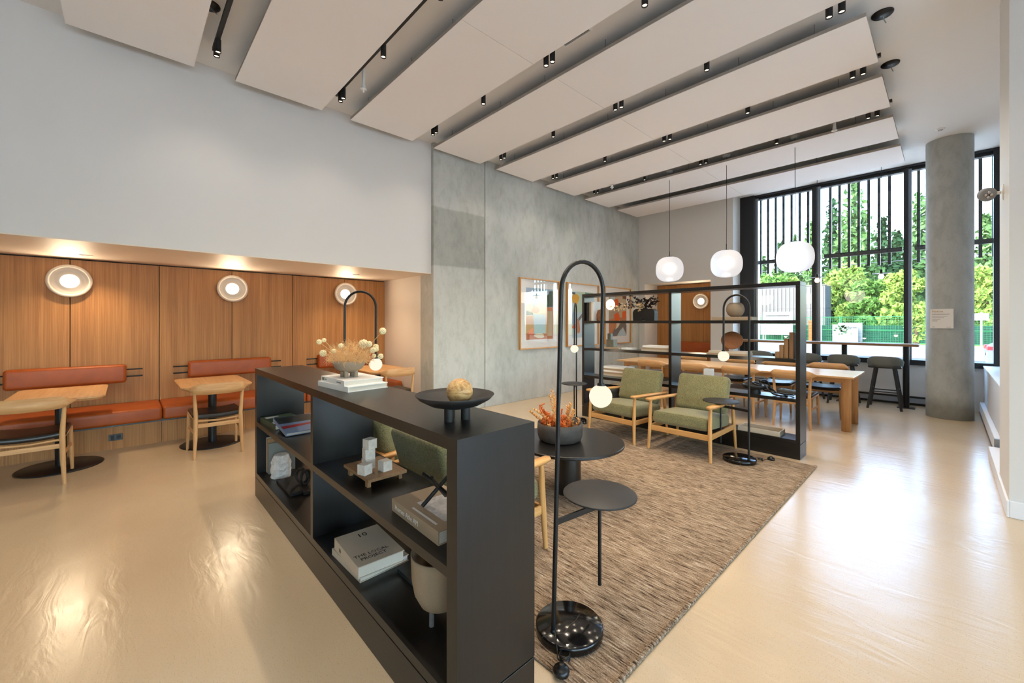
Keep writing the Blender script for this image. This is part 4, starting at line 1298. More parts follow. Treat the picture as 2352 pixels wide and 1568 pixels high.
# --- upper left compartment
gb = book('dark green hardcover book lying flat in the upper left compartment', (-3.70, 0.93, ZS), (0.38, 0.235, 0.040), 0.05, 'cover_green', 'books in the low bookcase')
O('title_band', MB().box((0.12, -0.01, 0.0405), (0.07, 0.20, 0.0006)), 'paper', gb)
O('title_print', MB().b(-0.14, -0.115, -0.10, 0.0, 0.0399, 0.0406).b(-0.105, -0.085, -0.10, -0.04, 0.0399, 0.0406), 'paper', gb)
mg = book('glossy blue and red photo book lying tilted on the green book', (-3.42, 0.965, ZS + 0.028), (0.36, 0.27, 0.024), 0.0, 'cover_blue', 'books in the low bookcase', tilt=(0, math.radians(7.5), 0.0))
O('cover_photo', MB().box((-0.10, 0.0, 0.0243), (0.15, 0.26, 0.0005)), 'cover_dark', mg)
O('cover_photo', MB().add([(0.03, -0.13, 0.0246), (0.09, -0.13, 0.0246), (0.05, 0.13, 0.0246), (0.02, 0.13, 0.0246)], [(0, 1, 2, 3)]), 'cover_red', mg)
# --- lower left compartment
vb = [(-3.890, 0.024, 0.285, 'cover_sand', 'sand coloured book standing against the far end of the low bookcase'),
      (-3.861, 0.024, 0.280, 'walnut_z', 'brown book standing second from the far end of the low bookcase'),
      (-3.826, 0.016, 0.250, 'cover_grey', 'grey green book standing behind the rough quartz rock')]
for x, th, h, cv, lab in vb:
    t = E('book', lab, 'book', (x, 0.95, ZBt), 0, 'standing books in the low bookcase')
    O('cover', MB().b(-th / 2, -th / 2 + 0.003, -0.10, 0.10, 0, h).b(th / 2 - 0.003, th / 2, -0.10, 0.10, 0, h).b(-th / 2 + 0.003, th / 2 - 0.003, -0.10, -0.097, 0, h), cv, t)
    O('pages', MB().b(-th / 2 + 0.003, th / 2 - 0.003, -0.097, 0.096, 0.003, h - 0.003), 'paper_edge', t)
def rock(name, lab, cat, loc, s, mat_, seed, n=14, jag=0.16):
    r2 = random.Random(seed)
    prof = []
    mb_ = MB()
    vs, fs = [], []
    rings = 9
    for i in range(rings + 1):
        f = i / rings
        for k in range(n):
            a = 2 * PI * k / n
            rr = (0.96 + 0.06 * math.sin(f * PI) - 0.30 * f ** 3) * (1 + r2.uniform(-jag, jag) * 0.5)
            vs.append((s[0] / 2 * rr * math.cos(a), s[1] / 2 * rr * math.sin(a), s[2] * f + r2.uniform(-1, 1) * 0.01 * (0 < i < rings)))
    for i in range(rings):
        for k in range(n):
            fs.append((i * n + k, i * n + (k + 1) % n, (i + 1) * n + (k + 1) % n, (i + 1) * n + k))
    fs += [tuple(range(n - 1, -1, -1))]
    tc = len(vs)
    vs.append((0, 0, s[2] * 1.06))
    fs += [(rings * n + k, rings * n + (k + 1) % n, tc) for k in range(n)]
    mb_.add(vs, fs)
    o = O(name, mb_, mat_, None, loc)
    o['label'] = lab
    o['category'] = cat
    return o
rock('quartz_rock', 'rough pale quartz rock in the lower left compartment', 'rock', (-3.715, 0.915, ZBt), (0.165, 0.15, 0.175), 'quartz', 5)
t = E('stone_board', 'dark stone board lying in the lower left compartment', 'board', (-3.40, 0.955, ZBt))
O('slab', MB().box((0, 0, 0.011), (0.36, 0.21, 0.022), 0.0, 0.003), 'ceramic_black', t)
O('handle', MB().box((0.20, 0.0, 0.011), (0.05, 0.05, 0.022), 0, 0.003), 'ceramic_black', t)
def torus_pts(c, r, M, n=28):
    return [Vector(c) + M @ Vector((r * math.cos(2 * PI * k / n), r * math.sin(2 * PI * k / n), 0)) for k in range(n + 1)]
t = E('ring_sculpture', 'black sculpture of interlocked rings on the dark stone board', 'sculpture', (-3.36, 0.97, ZBt + 0.022))
O('ring', MB().tube(torus_pts((0, 0, 0.062), 0.052, Matrix.Rotation(PI / 2, 3, 'X') @ Matrix.Rotation(0.5, 3, 'Y')), 0.011, 10), 'ceramic_black', t)
O('ring', MB().tube(torus_pts((0.05, 0.01, 0.062), 0.052, Matrix.Rotation(PI / 2, 3, 'X') @ Matrix.Rotation(-0.9, 3, 'Y')), 0.011, 10), 'ceramic_black', t)

# ---------------------------------------------------------------- bowl of dried succulents on the coffee table
bx, by, bz = -2.262, 2.69, 0.451
t = E('round_bowl', 'dark stoneware bowl holding dried succulents on the coffee table', 'bowl', (bx, by, bz))
O('body', MB().lathe([(0.0, 0.0), (0.155, 0.0), (0.178, 0.014), (0.190, 0.05), (0.193, 0.10), (0.190, 0.150), (0.183, 0.152), (0.180, 0.10), (0.172, 0.05), (0.0, 0.03)], n=56), 'stoneware_dark', t)
O('soil', MB().lathe([(0.0, 0.112), (0.180, 0.106), (0.180, 0.09), (0.0, 0.09)], n=32), 'bark', t)
sc_ = E('dried_succulents', 'orange and golden dried succulent sprigs in the dark bowl', 'plant', (bx, by, bz + 0.10))
r_ = random.Random(11)
def sprig(base_, tip, n, ls, mat_, parent):
    mb_ = MB()
    base_, tip = Vector(base_), Vector(tip)
    mid_ = base_.lerp(tip, 0.5) + Vector((r_.uniform(-0.02, 0.02), r_.uniform(-0.02, 0.02), 0.015))
    mb_.tube([base_, mid_, tip], [0.004, 0.0035, 0.002], 5)
    for k in range(n):
        f = 0.15 + 0.85 * k / n
        p = base_.lerp(mid_, f * 2) if f < 0.5 else mid_.lerp(tip, f * 2 - 1)
        a = k * 2.4
        dv = Vector((math.cos(a), math.sin(a), 0.55)).normalized()
        l = ls * r_.uniform(0.7, 1.15) * (1.1 - 0.5 * f)
        s_ = dv.cross(Vector((0, 0, 1))).normalized() * l * 0.34
        u_ = Vector((0, 0, 1)) * l * 0.16
        mb_.add([p, p + dv * l * 0.6 + s_, p + dv * l + Vector((0, 0, l * 0.25)), p + dv * l * 0.6 - s_, p + dv * l * 0.55 - u_],
                [(0, 1, 2, 3), (0, 4, 1), (1, 4, 2), (2, 4, 3), (3, 4, 0)])
    O('sprig', mb_, mat_, parent)
bs = Vector((bx, by, bz + 0.10))
for (u, v, m_) in ((1267, 893, 'succulent_gold'), (1262, 905, 'succulent_gold'), (1275, 912, 'succulent_gold'), (1217, 945, 'succulent_gold'), (1226, 940, 'succulent_gold'), (1240, 930, 'succulent_orange'),
                   (1312, 925, 'succulent_gold'), (1304, 932, 'succulent_gold'), (1318, 940, 'succulent_gold'), (1250, 945, 'succulent_orange'), (1290, 940, 'succulent_orange')):
    p = at(u, v, 3.47 + r_.uniform(-0.08, 0.08)) - bs
    sprig((p.x * 0.35, p.y * 0.35, 0), p, 40, 0.034, m_, sc_)
for k in range(46):
    a = r_.uniform(0, 2 * PI)
    rr = 0.155 * math.sqrt(r_.random())
    h = r_.uniform(0.05, 0.12)
    sprig((rr * math.cos(a), rr * math.sin(a), 0), (rr * 1.1 * math.cos(a), rr * 1.1 * math.sin(a), h), 22, 0.026, 'succulent_orange' if r_.random() < 0.75 else 'succulent_gold', sc_)
for k in range(1):
    pts = []
    for i in range(14):
        f = i / 13
        pts.append(at(1247 - 10 * math.sin(f * 3.0) + 6 * f, 950 - 34 * f + 10 * f * f, 3.47) - bs)
    O('curled_stem', MB().tube(pts, 0.006, 6), 'succulent_orange', sc_)

# ---------------------------------------------------------------- things in the tall bookcase
YS = 5.292
Z0, Z1_, Z2_, Z3_ = 0.202, 0.638, 1.058, 1.473
def stand_book(x, th, h, cv, lab, z, d=0.19):
    t = E('book', lab, 'book', (x, YS, z), 0, 'standing books in the tall bookcase')
    O('cover', MB().b(-th / 2, -th / 2 + 0.003, -d / 2, d / 2, 0, h).b(th / 2 - 0.003, th / 2, -d / 2, d / 2, 0, h).b(-th / 2 + 0.003, th / 2 - 0.003, -d / 2, -d / 2 + 0.003, 0, h), cv, t)
    O('pages', MB().b(-th / 2 + 0.003, th / 2 - 0.003, -d / 2 + 0.003, d / 2 - 0.004, 0.003, h - 0.003), 'paper_edge', t)
stand_book(-3.815, 0.050, 0.285, 'cover_dark', 'black book standing at the top left of the tall bookcase', Z3_)
stand_book(-3.768, 0.030, 0.290, 'cover_taupe', 'tan book standing at the top left of the tall bookcase', Z3_)
stand_book(-3.728, 0.040, 0.295, 'cover_white', 'white book standing at the top left of the tall bookcase', Z3_)
rock('stone_bookend', 'rounded brown speckled stone against the standing white book', 'bookend', (-3.635, 5.275, Z3_), (0.10, 0.15, 0.165), 'cork_brown', 8, 16, 0.05)
t = E('arched_vase', 'matte black oval vase with an arched opening in the tall bookcase', 'vase', (-2.90, YS, Z3_))
mb = MB()
out_p, n = [], 40
def arch_poly():
    pts = []
    W2, Hh = 0.165, 0.165
    for k in range(9):
        a = math.radians(0 + 90 * k / 8)
        pts.append((W2 - 0.05 + 0.05 * math.sin(a) if False else W2 - 0.06 + 0.06 * math.cos(a), Hh - 0.06 + 0.06 * math.sin(a)))
    for k in range(9):
        a = math.radians(90 + 90 * k / 8)
        pts.append((-W2 + 0.06 + 0.06 * math.cos(a), Hh - 0.06 + 0.06 * math.sin(a)))
    pts.append((-W2 + 0.004, 0.0))
    pts.append((-0.028, 0.0))
    for k in range(1, 8):
        a = math.radians(180 - 180 * k / 8)
        pts.append((0.028 * math.cos(a), 0.022 * math.sin(a)))
    pts.append((0.028, 0.0))
    pts.append((W2 - 0.004, 0.0))
    return pts
O('body', MB().prism(arch_poly(), -0.05, 0.05, M=Matrix(((1, 0, 0), (0, 0, -1), (0, 1, 0)))), 'ceramic_black', t)
O('neck', MB().lathe([(0.03, 0.160), (0.034, 0.176), (0.028, 0.178), (0.024, 0.16)], n=20), 'ceramic_black', t)
pl = E('dried_branches', 'dark dried leafy branches in the black arched vase', 'plant', (-2.90, YS, Z3_ + 0.17))
bs = Vector((-2.90, YS, Z3_ + 0.17))
r_ = random.Random(21)
ends = [(1396, 706, 'leaf_cream'), (1408, 712, 'leaf_cream'), (1420, 700, 'leaf_dark'), (1447, 678, 'leaf_dark'), (1455, 684, 'leaf_dark'), (1440, 690, 'leaf_dark'), (1470, 690, 'leaf_dark'), (1480, 684, 'leaf_dark'),
        (1490, 690, 'leaf_dark'), (1500, 682, 'leaf_dark'), (1516, 692, 'leaf_dark'), (1508, 700, 'leaf_dark'), (1497, 706, 'leaf_dark'), (1463, 700, 'leaf_cream'), (1430, 706, 'leaf_dark'), (1466, 712, 'leaf_cream'), (1484, 702, 'leaf_dark'), (1512, 686, 'leaf_dark')]
for (u, v, m_) in ends:
    p = at(u, v, 5.72 + r_.uniform(-0.09, 0.09)) - bs
    mb = MB()
    mid_ = p * 0.5 + Vector((0, 0, 0.03))
    mb.tube([(0, 0, 0), mid_, p], [0.003, 0.0025, 0.0015], 4)
    for k in range(20):
        f = 0.35 + 0.65 * k / 20
        q = mid_.lerp(p, (f - 0.5) * 2) if f > 0.5 else (mid_ * (f * 2))
        dv = Vector((r_.gauss(0, 1), r_.gauss(0, 0.7), r_.gauss(0.2, 0.8))).normalized()
        l = r_.uniform(0.022, 0.044)
        s_ = dv.orthogonal().normalized() * l * 0.33
        up = dv.cross(s_).normalized() * l * 0.1
        mb.add([q, q + dv * l * 0.5 + s_, q + dv * l, q + dv * l * 0.5 - s_, q + dv * l * 0.5 + up], [(0, 1, 4), (1, 2, 4), (2, 3, 4), (3, 0, 4)])
    O('branch', mb, m_, pl)
def flat_book(x, z, w, h, cv, lab, d=0.215, rz=0.0, y=YS, grp='books lying in the tall bookcase'):
    return book(lab, (x, y, z), (w, d, h), rz, cv, grp)
flat_book(-1.745, Z3_, 0.44, 0.042, 'cover_taupe', 'flat taupe box file under the round grey vase', 0.23)
t = E('round_vase', 'round grey stone vase at the top right of the tall bookcase', 'vase', (-1.735, YS, Z3_ + 0.042))
O('body', MB().lathe([(0.0, 0.0), (0.045, 0.0), (0.078, 0.025), (0.096, 0.065), (0.098, 0.10), (0.084, 0.143), (0.060, 0.165), (0.046, 0.168), (0.042, 0.162), (0.07, 0.13), (0.0, 0.03)], n=40), 'ceramic_taupe', t)
flat_book(-3.46, Z2_, 0.40, 0.026, 'cover_taupe', 'flat taupe book under the green marble blocks', 0.22)
flat_book(-3.165, Z2_, 0.16, 0.022, 'cover_white', 'small white book beside the marble blocks', 0.16, 0.0, YS + 0.02)
t = O('marble_block', MB().box((0, 0, 0.055), (0.125, 0.10, 0.11), 0, 0.002), 'marble_green', None, (-3.43, 5.27, Z2_ + 0.026))
t['label'] = 'larger green grey marble block in the tall bookcase'
t['category'] = 'block'
t['group'] = 'marble blocks'
t = O('marble_block', MB().box((0, 0, 0.045), (0.055, 0.055, 0.09), 0, 0.002), 'marble_green', None, (-3.455, 5.265, Z2_ + 0.136))
t['label'] = 'slim marble block standing on the larger marble block'
t['category'] = 'block'
t['group'] = 'marble blocks'
for k, (w, cv, lab) in enumerate(((0.40, 'cover_sand', 'bottom'), (0.38, 'cover_taupe', 'middle'), (0.385, 'cover_white', 'top'))):
    flat_book(-2.70 + 0.005 * k, Z2_ + k * 0.025, w, 0.025, cv, 'flat book at the %s of three, left of the tall bookcase divider' % lab, 0.215, 0.02 * k)
for k, (w, cv, lab) in enumerate(((0.45, 'cover_taupe', 'lower'), (0.42, 'cover_sand', 'upper'))):
    flat_book(-1.80 + 0.01 * k, Z2_ + k * 0.024, w, 0.024, cv, '%s of two flat books under the brown disc sculpture' % lab, 0.225)
t = E('disc_sculpture', 'tilted brown disc sculpture on a small foot in the tall bookcase', 'sculpture', (-1.78, 5.28, Z2_ + 0.048))
rd = Matrix.Rotation(math.radians(-8), 3, 'Z') @ Matrix.Rotation(math.radians(38), 3, 'Y') @ Matrix.Rotation(math.radians(52), 3, 'X')
O('disc', MB().lathe([(0.0, -0.016), (0.10, -0.016), (0.115, -0.006), (0.118, 0.004), (0.112, 0.013), (0.0, 0.016)], (0.012, 0.0, 0.128), 44, rot=rd), 'cork_brown', t)
O('foot', MB().lathe([(0.045, 0.0), (0.04, 0.02), (0.034, 0.07), (0.04, 0.10), (0.0, 0.12)], (-0.055, 0.0, 0.0), 18, sx=0.7, sy=0.9), 'cork_brown', t)
for k, (x, h) in enumerate(((-1.285, 0.07), (-1.245, 0.145), (-1.20, 0.215), (-1.152, 0.285))):
    t = O('stepped_block', MB().box((0, 0, h / 2), (0.040, 0.11, h), 0, 0.002), 'walnut_z', None, (x, 5.27, Z2_))
    t['label'] = ['shortest', 'second shortest', 'second tallest', 'tallest'][k] + ' of four stepped wooden blocks at the right of the bookcase'
    t['category'] = 'block'
    t['group'] = 'stepped wooden blocks'
for k in range(6):
    flat_book(-3.33 + (0.01, -0.012, 0.0, 0.012, -0.008, 0.0)[k], Z1_ + k * 0.027, 0.46 - 0.01 * k, 0.027, ('cover_grey', 'cover_sand', 'cover_taupe', 'cover_white', 'cover_taupe', 'cover_white')[k],
              'flat magazine, ' + ['lowest', 'second lowest', 'third lowest', 'third highest', 'second highest', 'topmost'][k] + ' of the stack behind the left armchair', 0.225, (0.02, -0.03, 0.0, 0.03, -0.02, 0.05)[k])
t = E('flared_pot', 'grey pot with a flared rim behind the left armchair', 'pot', (-2.76, YS, Z1_))
O('body', MB().lathe([(0.0, 0.0), (0.05, 0.0), (0.052, 0.06), (0.062, 0.11), (0.085, 0.145), (0.10, 0.152), (0.10, 0.158), (0.08, 0.155), (0.05, 0.12), (0.0, 0.10)], n=36), 'ceramic_grey', t)
for (x, z, s, sz, lab) in ((-2.02, 0, 0.15, 0.125, 'larger white stone block behind the right armchair'), (-2.035, 0.125, 0.10, 0.11, 'smaller white stone block on top of the larger one')):
    t = O('stone_block', MB().box((0, 0, sz / 2), (s, s * 0.8, sz), 0.1, 0.003), 'marble_white', None, (x, 5.28, Z1_ + z))
    t['label'] = lab
    t['category'] = 'block'
    t['group'] = 'white stone blocks'
t = E('pedestal_bowl', 'black stone pedestal bowl on the third shelf of the bookcase', 'bowl', (-1.52, 5.27, Z1_))
O('bowl', MB().lathe([(0.0, 0.045), (0.06, 0.045), (0.118, 0.060), (0.128, 0.085), (0.126, 0.098), (0.116, 0.098), (0.108, 0.074), (0.0, 0.068)], n=40), 'ceramic_black', t)
O('foot', MB().cyl((0, 0, 0), (0, 0, 0.05), 0.062, 0.056, 28), 'ceramic_black', t)
t = E('chain_sculpture', 'black chain links draped from the pedestal bowl onto the shelf', 'sculpture', (-1.36, 5.27, Z1_))
for k, (c_, r1, M_) in enumerate((((-0.13, 0.0, 0.105), 0.055, Matrix.Rotation(0.3, 3, 'Y')), ((-0.055, 0.0, 0.098), 0.058, Matrix.Rotation(1.2, 3, 'Y') @ Matrix.Rotation(0.5, 3, 'X')),
                                 ((0.01, -0.01, 0.048), 0.062, Matrix.Rotation(0.65, 3, 'Y')), ((0.09, -0.02, 0.018), 0.07, Matrix.Rotation(0.12, 3, 'Y')), ((0.15, 0.03, 0.020), 0.06, Matrix.Rotation(-0.15, 3, 'X')))):
    O('link', MB().tube(torus_pts(c_, r1, M_), 0.009, 8), 'metal_black', t)
t = E('shallow_tray', 'pale rectangular tray on the bottom shelf of the tall bookcase', 'tray', (-1.46, 5.285, Z0))
O('base', MB().b(-0.21, 0.21, -0.11, 0.11, 0, 0.012), 'cover_sand', t)
for x0, x1, y0, y1 in ((-0.21, 0.21, -0.11, -0.096), (-0.21, 0.21, 0.096, 0.11), (-0.21, -0.196, -0.096, 0.096), (0.196, 0.21, -0.096, 0.096)):
    O('rim', MB().b(x0, x1, y0, y1, 0.012, 0.05, 0.002), 'cover_sand', t)
t = E('storage_basket', 'dark oval storage basket on the bottom shelf at left', 'basket', (-3.45, YS, Z0))
O('body', MB().lathe([(0.0, 0.0), (0.15, 0.0), (0.18, 0.08), (0.185, 0.22), (0.165, 0.30), (0.155, 0.30), (0.17, 0.2), (0.0, 0.02)], n=36, sy=0.68), 'cover_dark', t)
O('handle', MB().tube([(-0.05, -0.112, 0.27), (-0.04, -0.13, 0.31), (0.04, -0.13, 0.31), (0.05, -0.112, 0.27)], 0.006, 6), 'cover_dark', t)
# ---------------------------------------------------------------- outside the window
GZ = -0.2
sf = E('sun_fins', 'row of dark vertical sun fins with a cross rail outside the upper window', 'sun screen', (0, 10.32, 0))
fx = [-2.855 + 0.1457 * k for k in range(7)] + [-1.613 + 0.1462 * k for k in range(7)] + [-0.352 + 0.1455 * k for k in range(7)]
for x in fx:
    O('fin', MB().b(x - 0.021, x + 0.021, -0.025, 0.025, 2.52, 4.4), 'frame_black', sf)
for x0, x1 in ((-2.90, -1.80), (-1.70, -0.56), (-0.40, 0.56)):
    O('cross_rail', MB().b(x0, x1, -0.10, -0.06, 2.735, 2.815), 'frame_black', sf)
S('ground_outside', MB().b(-120, 120, 21.0, 26.8, GZ - 0.3, GZ), 'asphalt')
S('ground_bounce_front', MB().b(-120, 120, 10.55, 21.0, GZ - 0.3, GZ), 'bounce_paving')  # hidden below the sill, added pale to bounce daylight onto the ceiling
S('ground_bounce_side', MB().b(5.2, 60, -60, 10.55, GZ - 0.3, GZ), 'bounce_paving')  # unseen bright paving, added to throw sunlight up through the fill glazing
S('pavement_outside', MB().b(-120, 120, 26.8, 39.0, GZ - 0.3, GZ + 0.12), 'pavement')
S('verge_outside', MB().b(-200, 200, 39.0, 260, GZ - 0.3, GZ + 0.06), 'grass_verge')
S('kerb_outside', MB().b(-120, 120, 26.6, 26.8, GZ - 0.3, GZ + 0.14), 'concrete_out')
def ux(u, y):
    a = (u - IMG_W / 2) / FPX
    return y * (FW.x + a * RT.x) / (FW.y + a * RT.y)
def dz(u, v, y):
    a = (u - IMG_W / 2) / FPX
    d = y / (FW.y + a * RT.y)
    return 1.45 + (HORIZON - v) / FPX * d
# green temporary fence, one panel after another
FY = 42.0
xs = [ux(1931, FY) + 4.05 * k for k in range(-3, 6)]
nmf = ['leftmost', 'second from the left', 'behind the white sign', 'left of the billboard', 'behind the billboard', 'right of the billboard', 'left of the column', 'behind the column']
G0 = GZ + 0.06
for k in range(8):
    x0, x1 = xs[k], xs[k + 1]
    t = E('fence_panel', 'green wire construction fence panel across the street, ' + nmf[k], 'fence', (x0, FY, G0), 0, 'green construction fence panels')
    w = x1 - x0 - 0.06
    H_ = 2.05
    for x in (0.03, w):
        O('post', MB().cyl((x, 0, 0), (x, 0, H_), 0.035, n=8), 'fence_green', t)
    for z in (0.06, 0.98, H_ - 0.04):
        O('rail', MB().cyl((0.03, 0, z), (w, 0, z), 0.024, n=6), 'fence_green', t)
    mb = MB()
    for j in range(1, int(w / 0.14)):
        x = 0.03 + j * 0.14
        mb.b(x - 0.006, x + 0.006, -0.006, 0.006, 0.06, H_ - 0.04)
    for j in range(1, int(H_ / 0.14)):
        z = 0.06 + j * 0.14
        mb.b(0.03, w, -0.006, 0.006, z - 0.006, z + 0.006)
    O('wire_mesh', mb, 'fence_green', t, kind='stuff')
    O('privacy_screen', MB().b(0.05, w - 0.02, 0.03, 0.045, 0.08, 1.36), 'screen_green', t)
# billboard and signs on the fence
def board(u0, u1, v0, v1, y, mat_, lab, name='sign_board', cat='sign', th=0.05):
    x0, x1 = ux(u0, y), ux(u1, y)
    z1, z0 = dz((u0 + u1) / 2, v0, y), dz((u0 + u1) / 2, v1, y)
    t = E(name, lab, cat, ((x0 + x1) / 2, y, z0))
    O('panel', MB().b(-(x1 - x0) / 2, (x1 - x0) / 2, -th / 2, th / 2, 0, z1 - z0), mat_, t)
    for s in (-1, 1):
        O('post', MB().b(s * (x1 - x0) * 0.42 - 0.04, s * (x1 - x0) * 0.42 + 0.04, th / 2, th / 2 + 0.08, G0 - z0, (z1 - z0) * 0.8), 'concrete_out', t)
    return t, (x1 - x0), z1 - z0
t, w, h = board(1925, 1981, 741, 784, 41.7, 'board_white', 'plain white board standing behind the printed billboard')
t, w, h = board(1912, 1971, 745, 786, 41.3, 'board_white', 'printed billboard with a tree picture on the green fence', 'billboard')
mb = MB()
r_ = random.Random(3)
for k in range(60):
    x, z = r_.gauss(-0.05, 0.16) * w, h * r_.uniform(0.45, 0.95)
    s = r_.uniform(0.05, 0.13)
    mb.box((x, -0.032, z), (s, 0.006, s * 0.8), 0)
O('tree_print', mb, 'needles_dark', t)
O('band_print', MB().b(-w * 0.48, w * 0.48, -0.030, -0.026, h * 0.03, h * 0.40), 'p_tan', t)
for k in range(4):
    O('flower_print', MB().box(((-0.05, 0.02, 0.42, 0.36)[k] * w, -0.034, (0.10, 0.16, 0.30, 0.08)[k] * h), (0.16, 0.006, 0.09)), 'p_coral', t)
O('caption_patch', MB().b(w * 0.10, w * 0.38, -0.036, -0.032, h * 0.50, h * 0.72), 'paper', t)
text('lettering', 'form', h * 0.20, 'ink', t, MSP, (w * 0.10, -0.040, h * 0.78), extrude=0.004)
t, w, h = board(1752, 1822, 716, 737, 41.3, 'board_white', 'long white sign on the fence seen through the tall bookcase')
O('line_print', MB().b(-w * 0.40, w * 0.38, -0.03, -0.026, h * 0.52, h * 0.62), 'ink', t)
t, w, h = board(1747, 1821, 744, 769, 41.05, 'board_white', 'lower white banner with blue lines on the fence')
for k in range(3):
    O('line_print', MB().b(-w * 0.30, w * (0.35 - 0.1 * k), -0.032, -0.028, h * (0.18 + 0.12 * k), h * (0.24 + 0.12 * k)), 'p_sky', t)
t = E('safety_netting', 'orange plastic safety netting beside the container', 'netting', (ux(1864, 41.2), 41.2, G0))
mb = MB()
for j in range(9):
    mb.b(-0.18 + j * 0.05, -0.15 + j * 0.05, -0.01, 0.01, 0.0, 1.72)
for j in range(14):
    mb.b(-0.2, 0.26, -0.01, 0.01, 0.05 + j * 0.125, 0.11 + j * 0.125)
O('mesh', mb, 'safety_orange', t, kind='stuff')
for s in (-0.2, 0.25):
    O('stake', MB().cyl((s, 0.02, 0), (s, 0.02, 1.75), 0.02, n=6), 'bark', t)
# cream site container: ribbed long side, grey end
cy = 45.0
x0, x1 = ux(1735, cy) - 5.0, ux(1895, cy)
zt_ = dz(1830, 658, cy)
t = E('site_container', 'large cream corrugated container standing behind the green fence', 'container', ((x0 + x1) / 2, cy, G0))
hw = (x1 - x0) / 2
O('front_wall', MB().b(-hw, hw, 0, 0.1, 0.9, zt_ - G0), 'container_cream', t)
mb = MB()
k = -hw
while k < hw - 0.2:
    mb.b(k, k + 0.16, -0.04, 0.0, 0.95, zt_ - G0 - 0.12)
    k += 0.32
O('corrugation', mb, 'container_cream', t)
O('end_wall', MB().b(hw - 0.05, hw, 0.1, 2.6, 0.9, zt_ - G0), 'container_end', t)
mb = MB()
for j in range(8):
    mb.b(hw, hw + 0.04, 0.2 + j * 0.3, 0.35 + j * 0.3, 0.95, zt_ - G0 - 0.12)
O('end_ribs', mb, 'container_end', t)
O('roof', MB().b(-hw - 0.05, hw + 0.05, -0.06, 2.66, zt_ - G0, zt_ - G0 + 0.08), 'container_cream', t)
O('chassis', MB().b(-hw, hw, 0.1, 2.5, 0.62, 0.9), 'p_brown', t)
for j in range(4):
    O('support', MB().b(-hw + 0.5 + j * (2 * hw - 1) / 3 - 0.2, -hw + 0.5 + j * (2 * hw - 1) / 3 + 0.2, 0.3, 2.3, 0, 0.62), 'concrete_out', t)
# parked car at the right edge of the window
t = E('parked_car', 'silver car at the right edge of the window, only its tail in view', 'car', (3.05, 20.6, GZ))
prof = [(-2.15, 0.28), (-2.2, 0.55), (-2.16, 0.86), (-1.95, 0.98), (-1.45, 1.36), (-0.9, 1.47), (0.2, 1.45), (0.85, 1.05), (1.7, 0.95), (2.1, 0.78), (2.15, 0.30)]
O('body', MB().prism(prof, -0.86, 0.86, M=Matrix(((1, 0, 0), (0, 0, -1), (0, 1, 0)))), 'car_silver', t)
O('side_windows', MB().prism([(-1.40, 1.02), (-1.25, 1.32), (-0.85, 1.40), (0.12, 1.38), (0.60, 1.04)], -0.87, 0.87, M=Matrix(((1, 0, 0), (0, 0, -1), (0, 1, 0)))), 'car_window', t)
O('rear_window', MB().prism([(-1.93, 1.01), (-1.50, 1.35), (-1.44, 1.35), (-1.88, 0.99)], -0.66, 0.66, M=Matrix(((1, 0, 0), (0, 0, -1), (0, 1, 0)))), 'car_window', t)
for s in (-1, 1):
    O('tail_light', MB().box((-2.10, s * 0.66, 0.83), (0.20, 0.42, 0.13), 0, 0.02), 'tail_red', t)
    for x in (-1.35, 1.35):
        wh = O('wheel', MB().cyl((x, s * 0.70, 0.32), (x, s * 0.88, 0.32), 0.32, n=24), 'tyre', t)
        O('hub', MB().cyl((x, s * 0.88, 0.32), (x, s * 0.885, 0.32), 0.19, n=18), 'aluminium', wh)
O('bumper', MB().box((-2.16, 0, 0.48), (0.12, 1.62, 0.22), 0, 0.04), 'car_silver', t)
O('number_plate', MB().box((-2.23, 0, 0.62), (0.02, 0.45, 0.12)), 'paper', t)
t = E('street_sign', 'street sign on a white post seen right of the column', 'sign', (ux(2254, 38), 38.0, GZ + 0.12))
O('post', MB().cyl((0, 0, 0), (0, 0, 2.15), 0.045, n=10), 'plastic_white', t)
O('plate', MB().box((0.0, -0.06, 1.86), (0.62, 0.03, 0.42), 0, 0.006), 'container_grey', t)
# power lines over the street
for k, (y, z) in enumerate(((40.5, 6.0), (40.5, 15.2), (40.5, 16.4))):
    o = O('power_line', MB().tube([(-50 + 10 * j, y, z + 0.010 * (j - 5) ** 2 - 0.2 + 0.015 * j) for j in range(11)], 0.03, 5), 'cable')
    o['label'] = ['lowest power cable crossing the trees outside the window', 'middle power cable crossing the sky outside the window', 'highest power cable crossing the sky outside the window'][k]
    o['category'] = 'cable'
    o['group'] = 'power cables over the street'

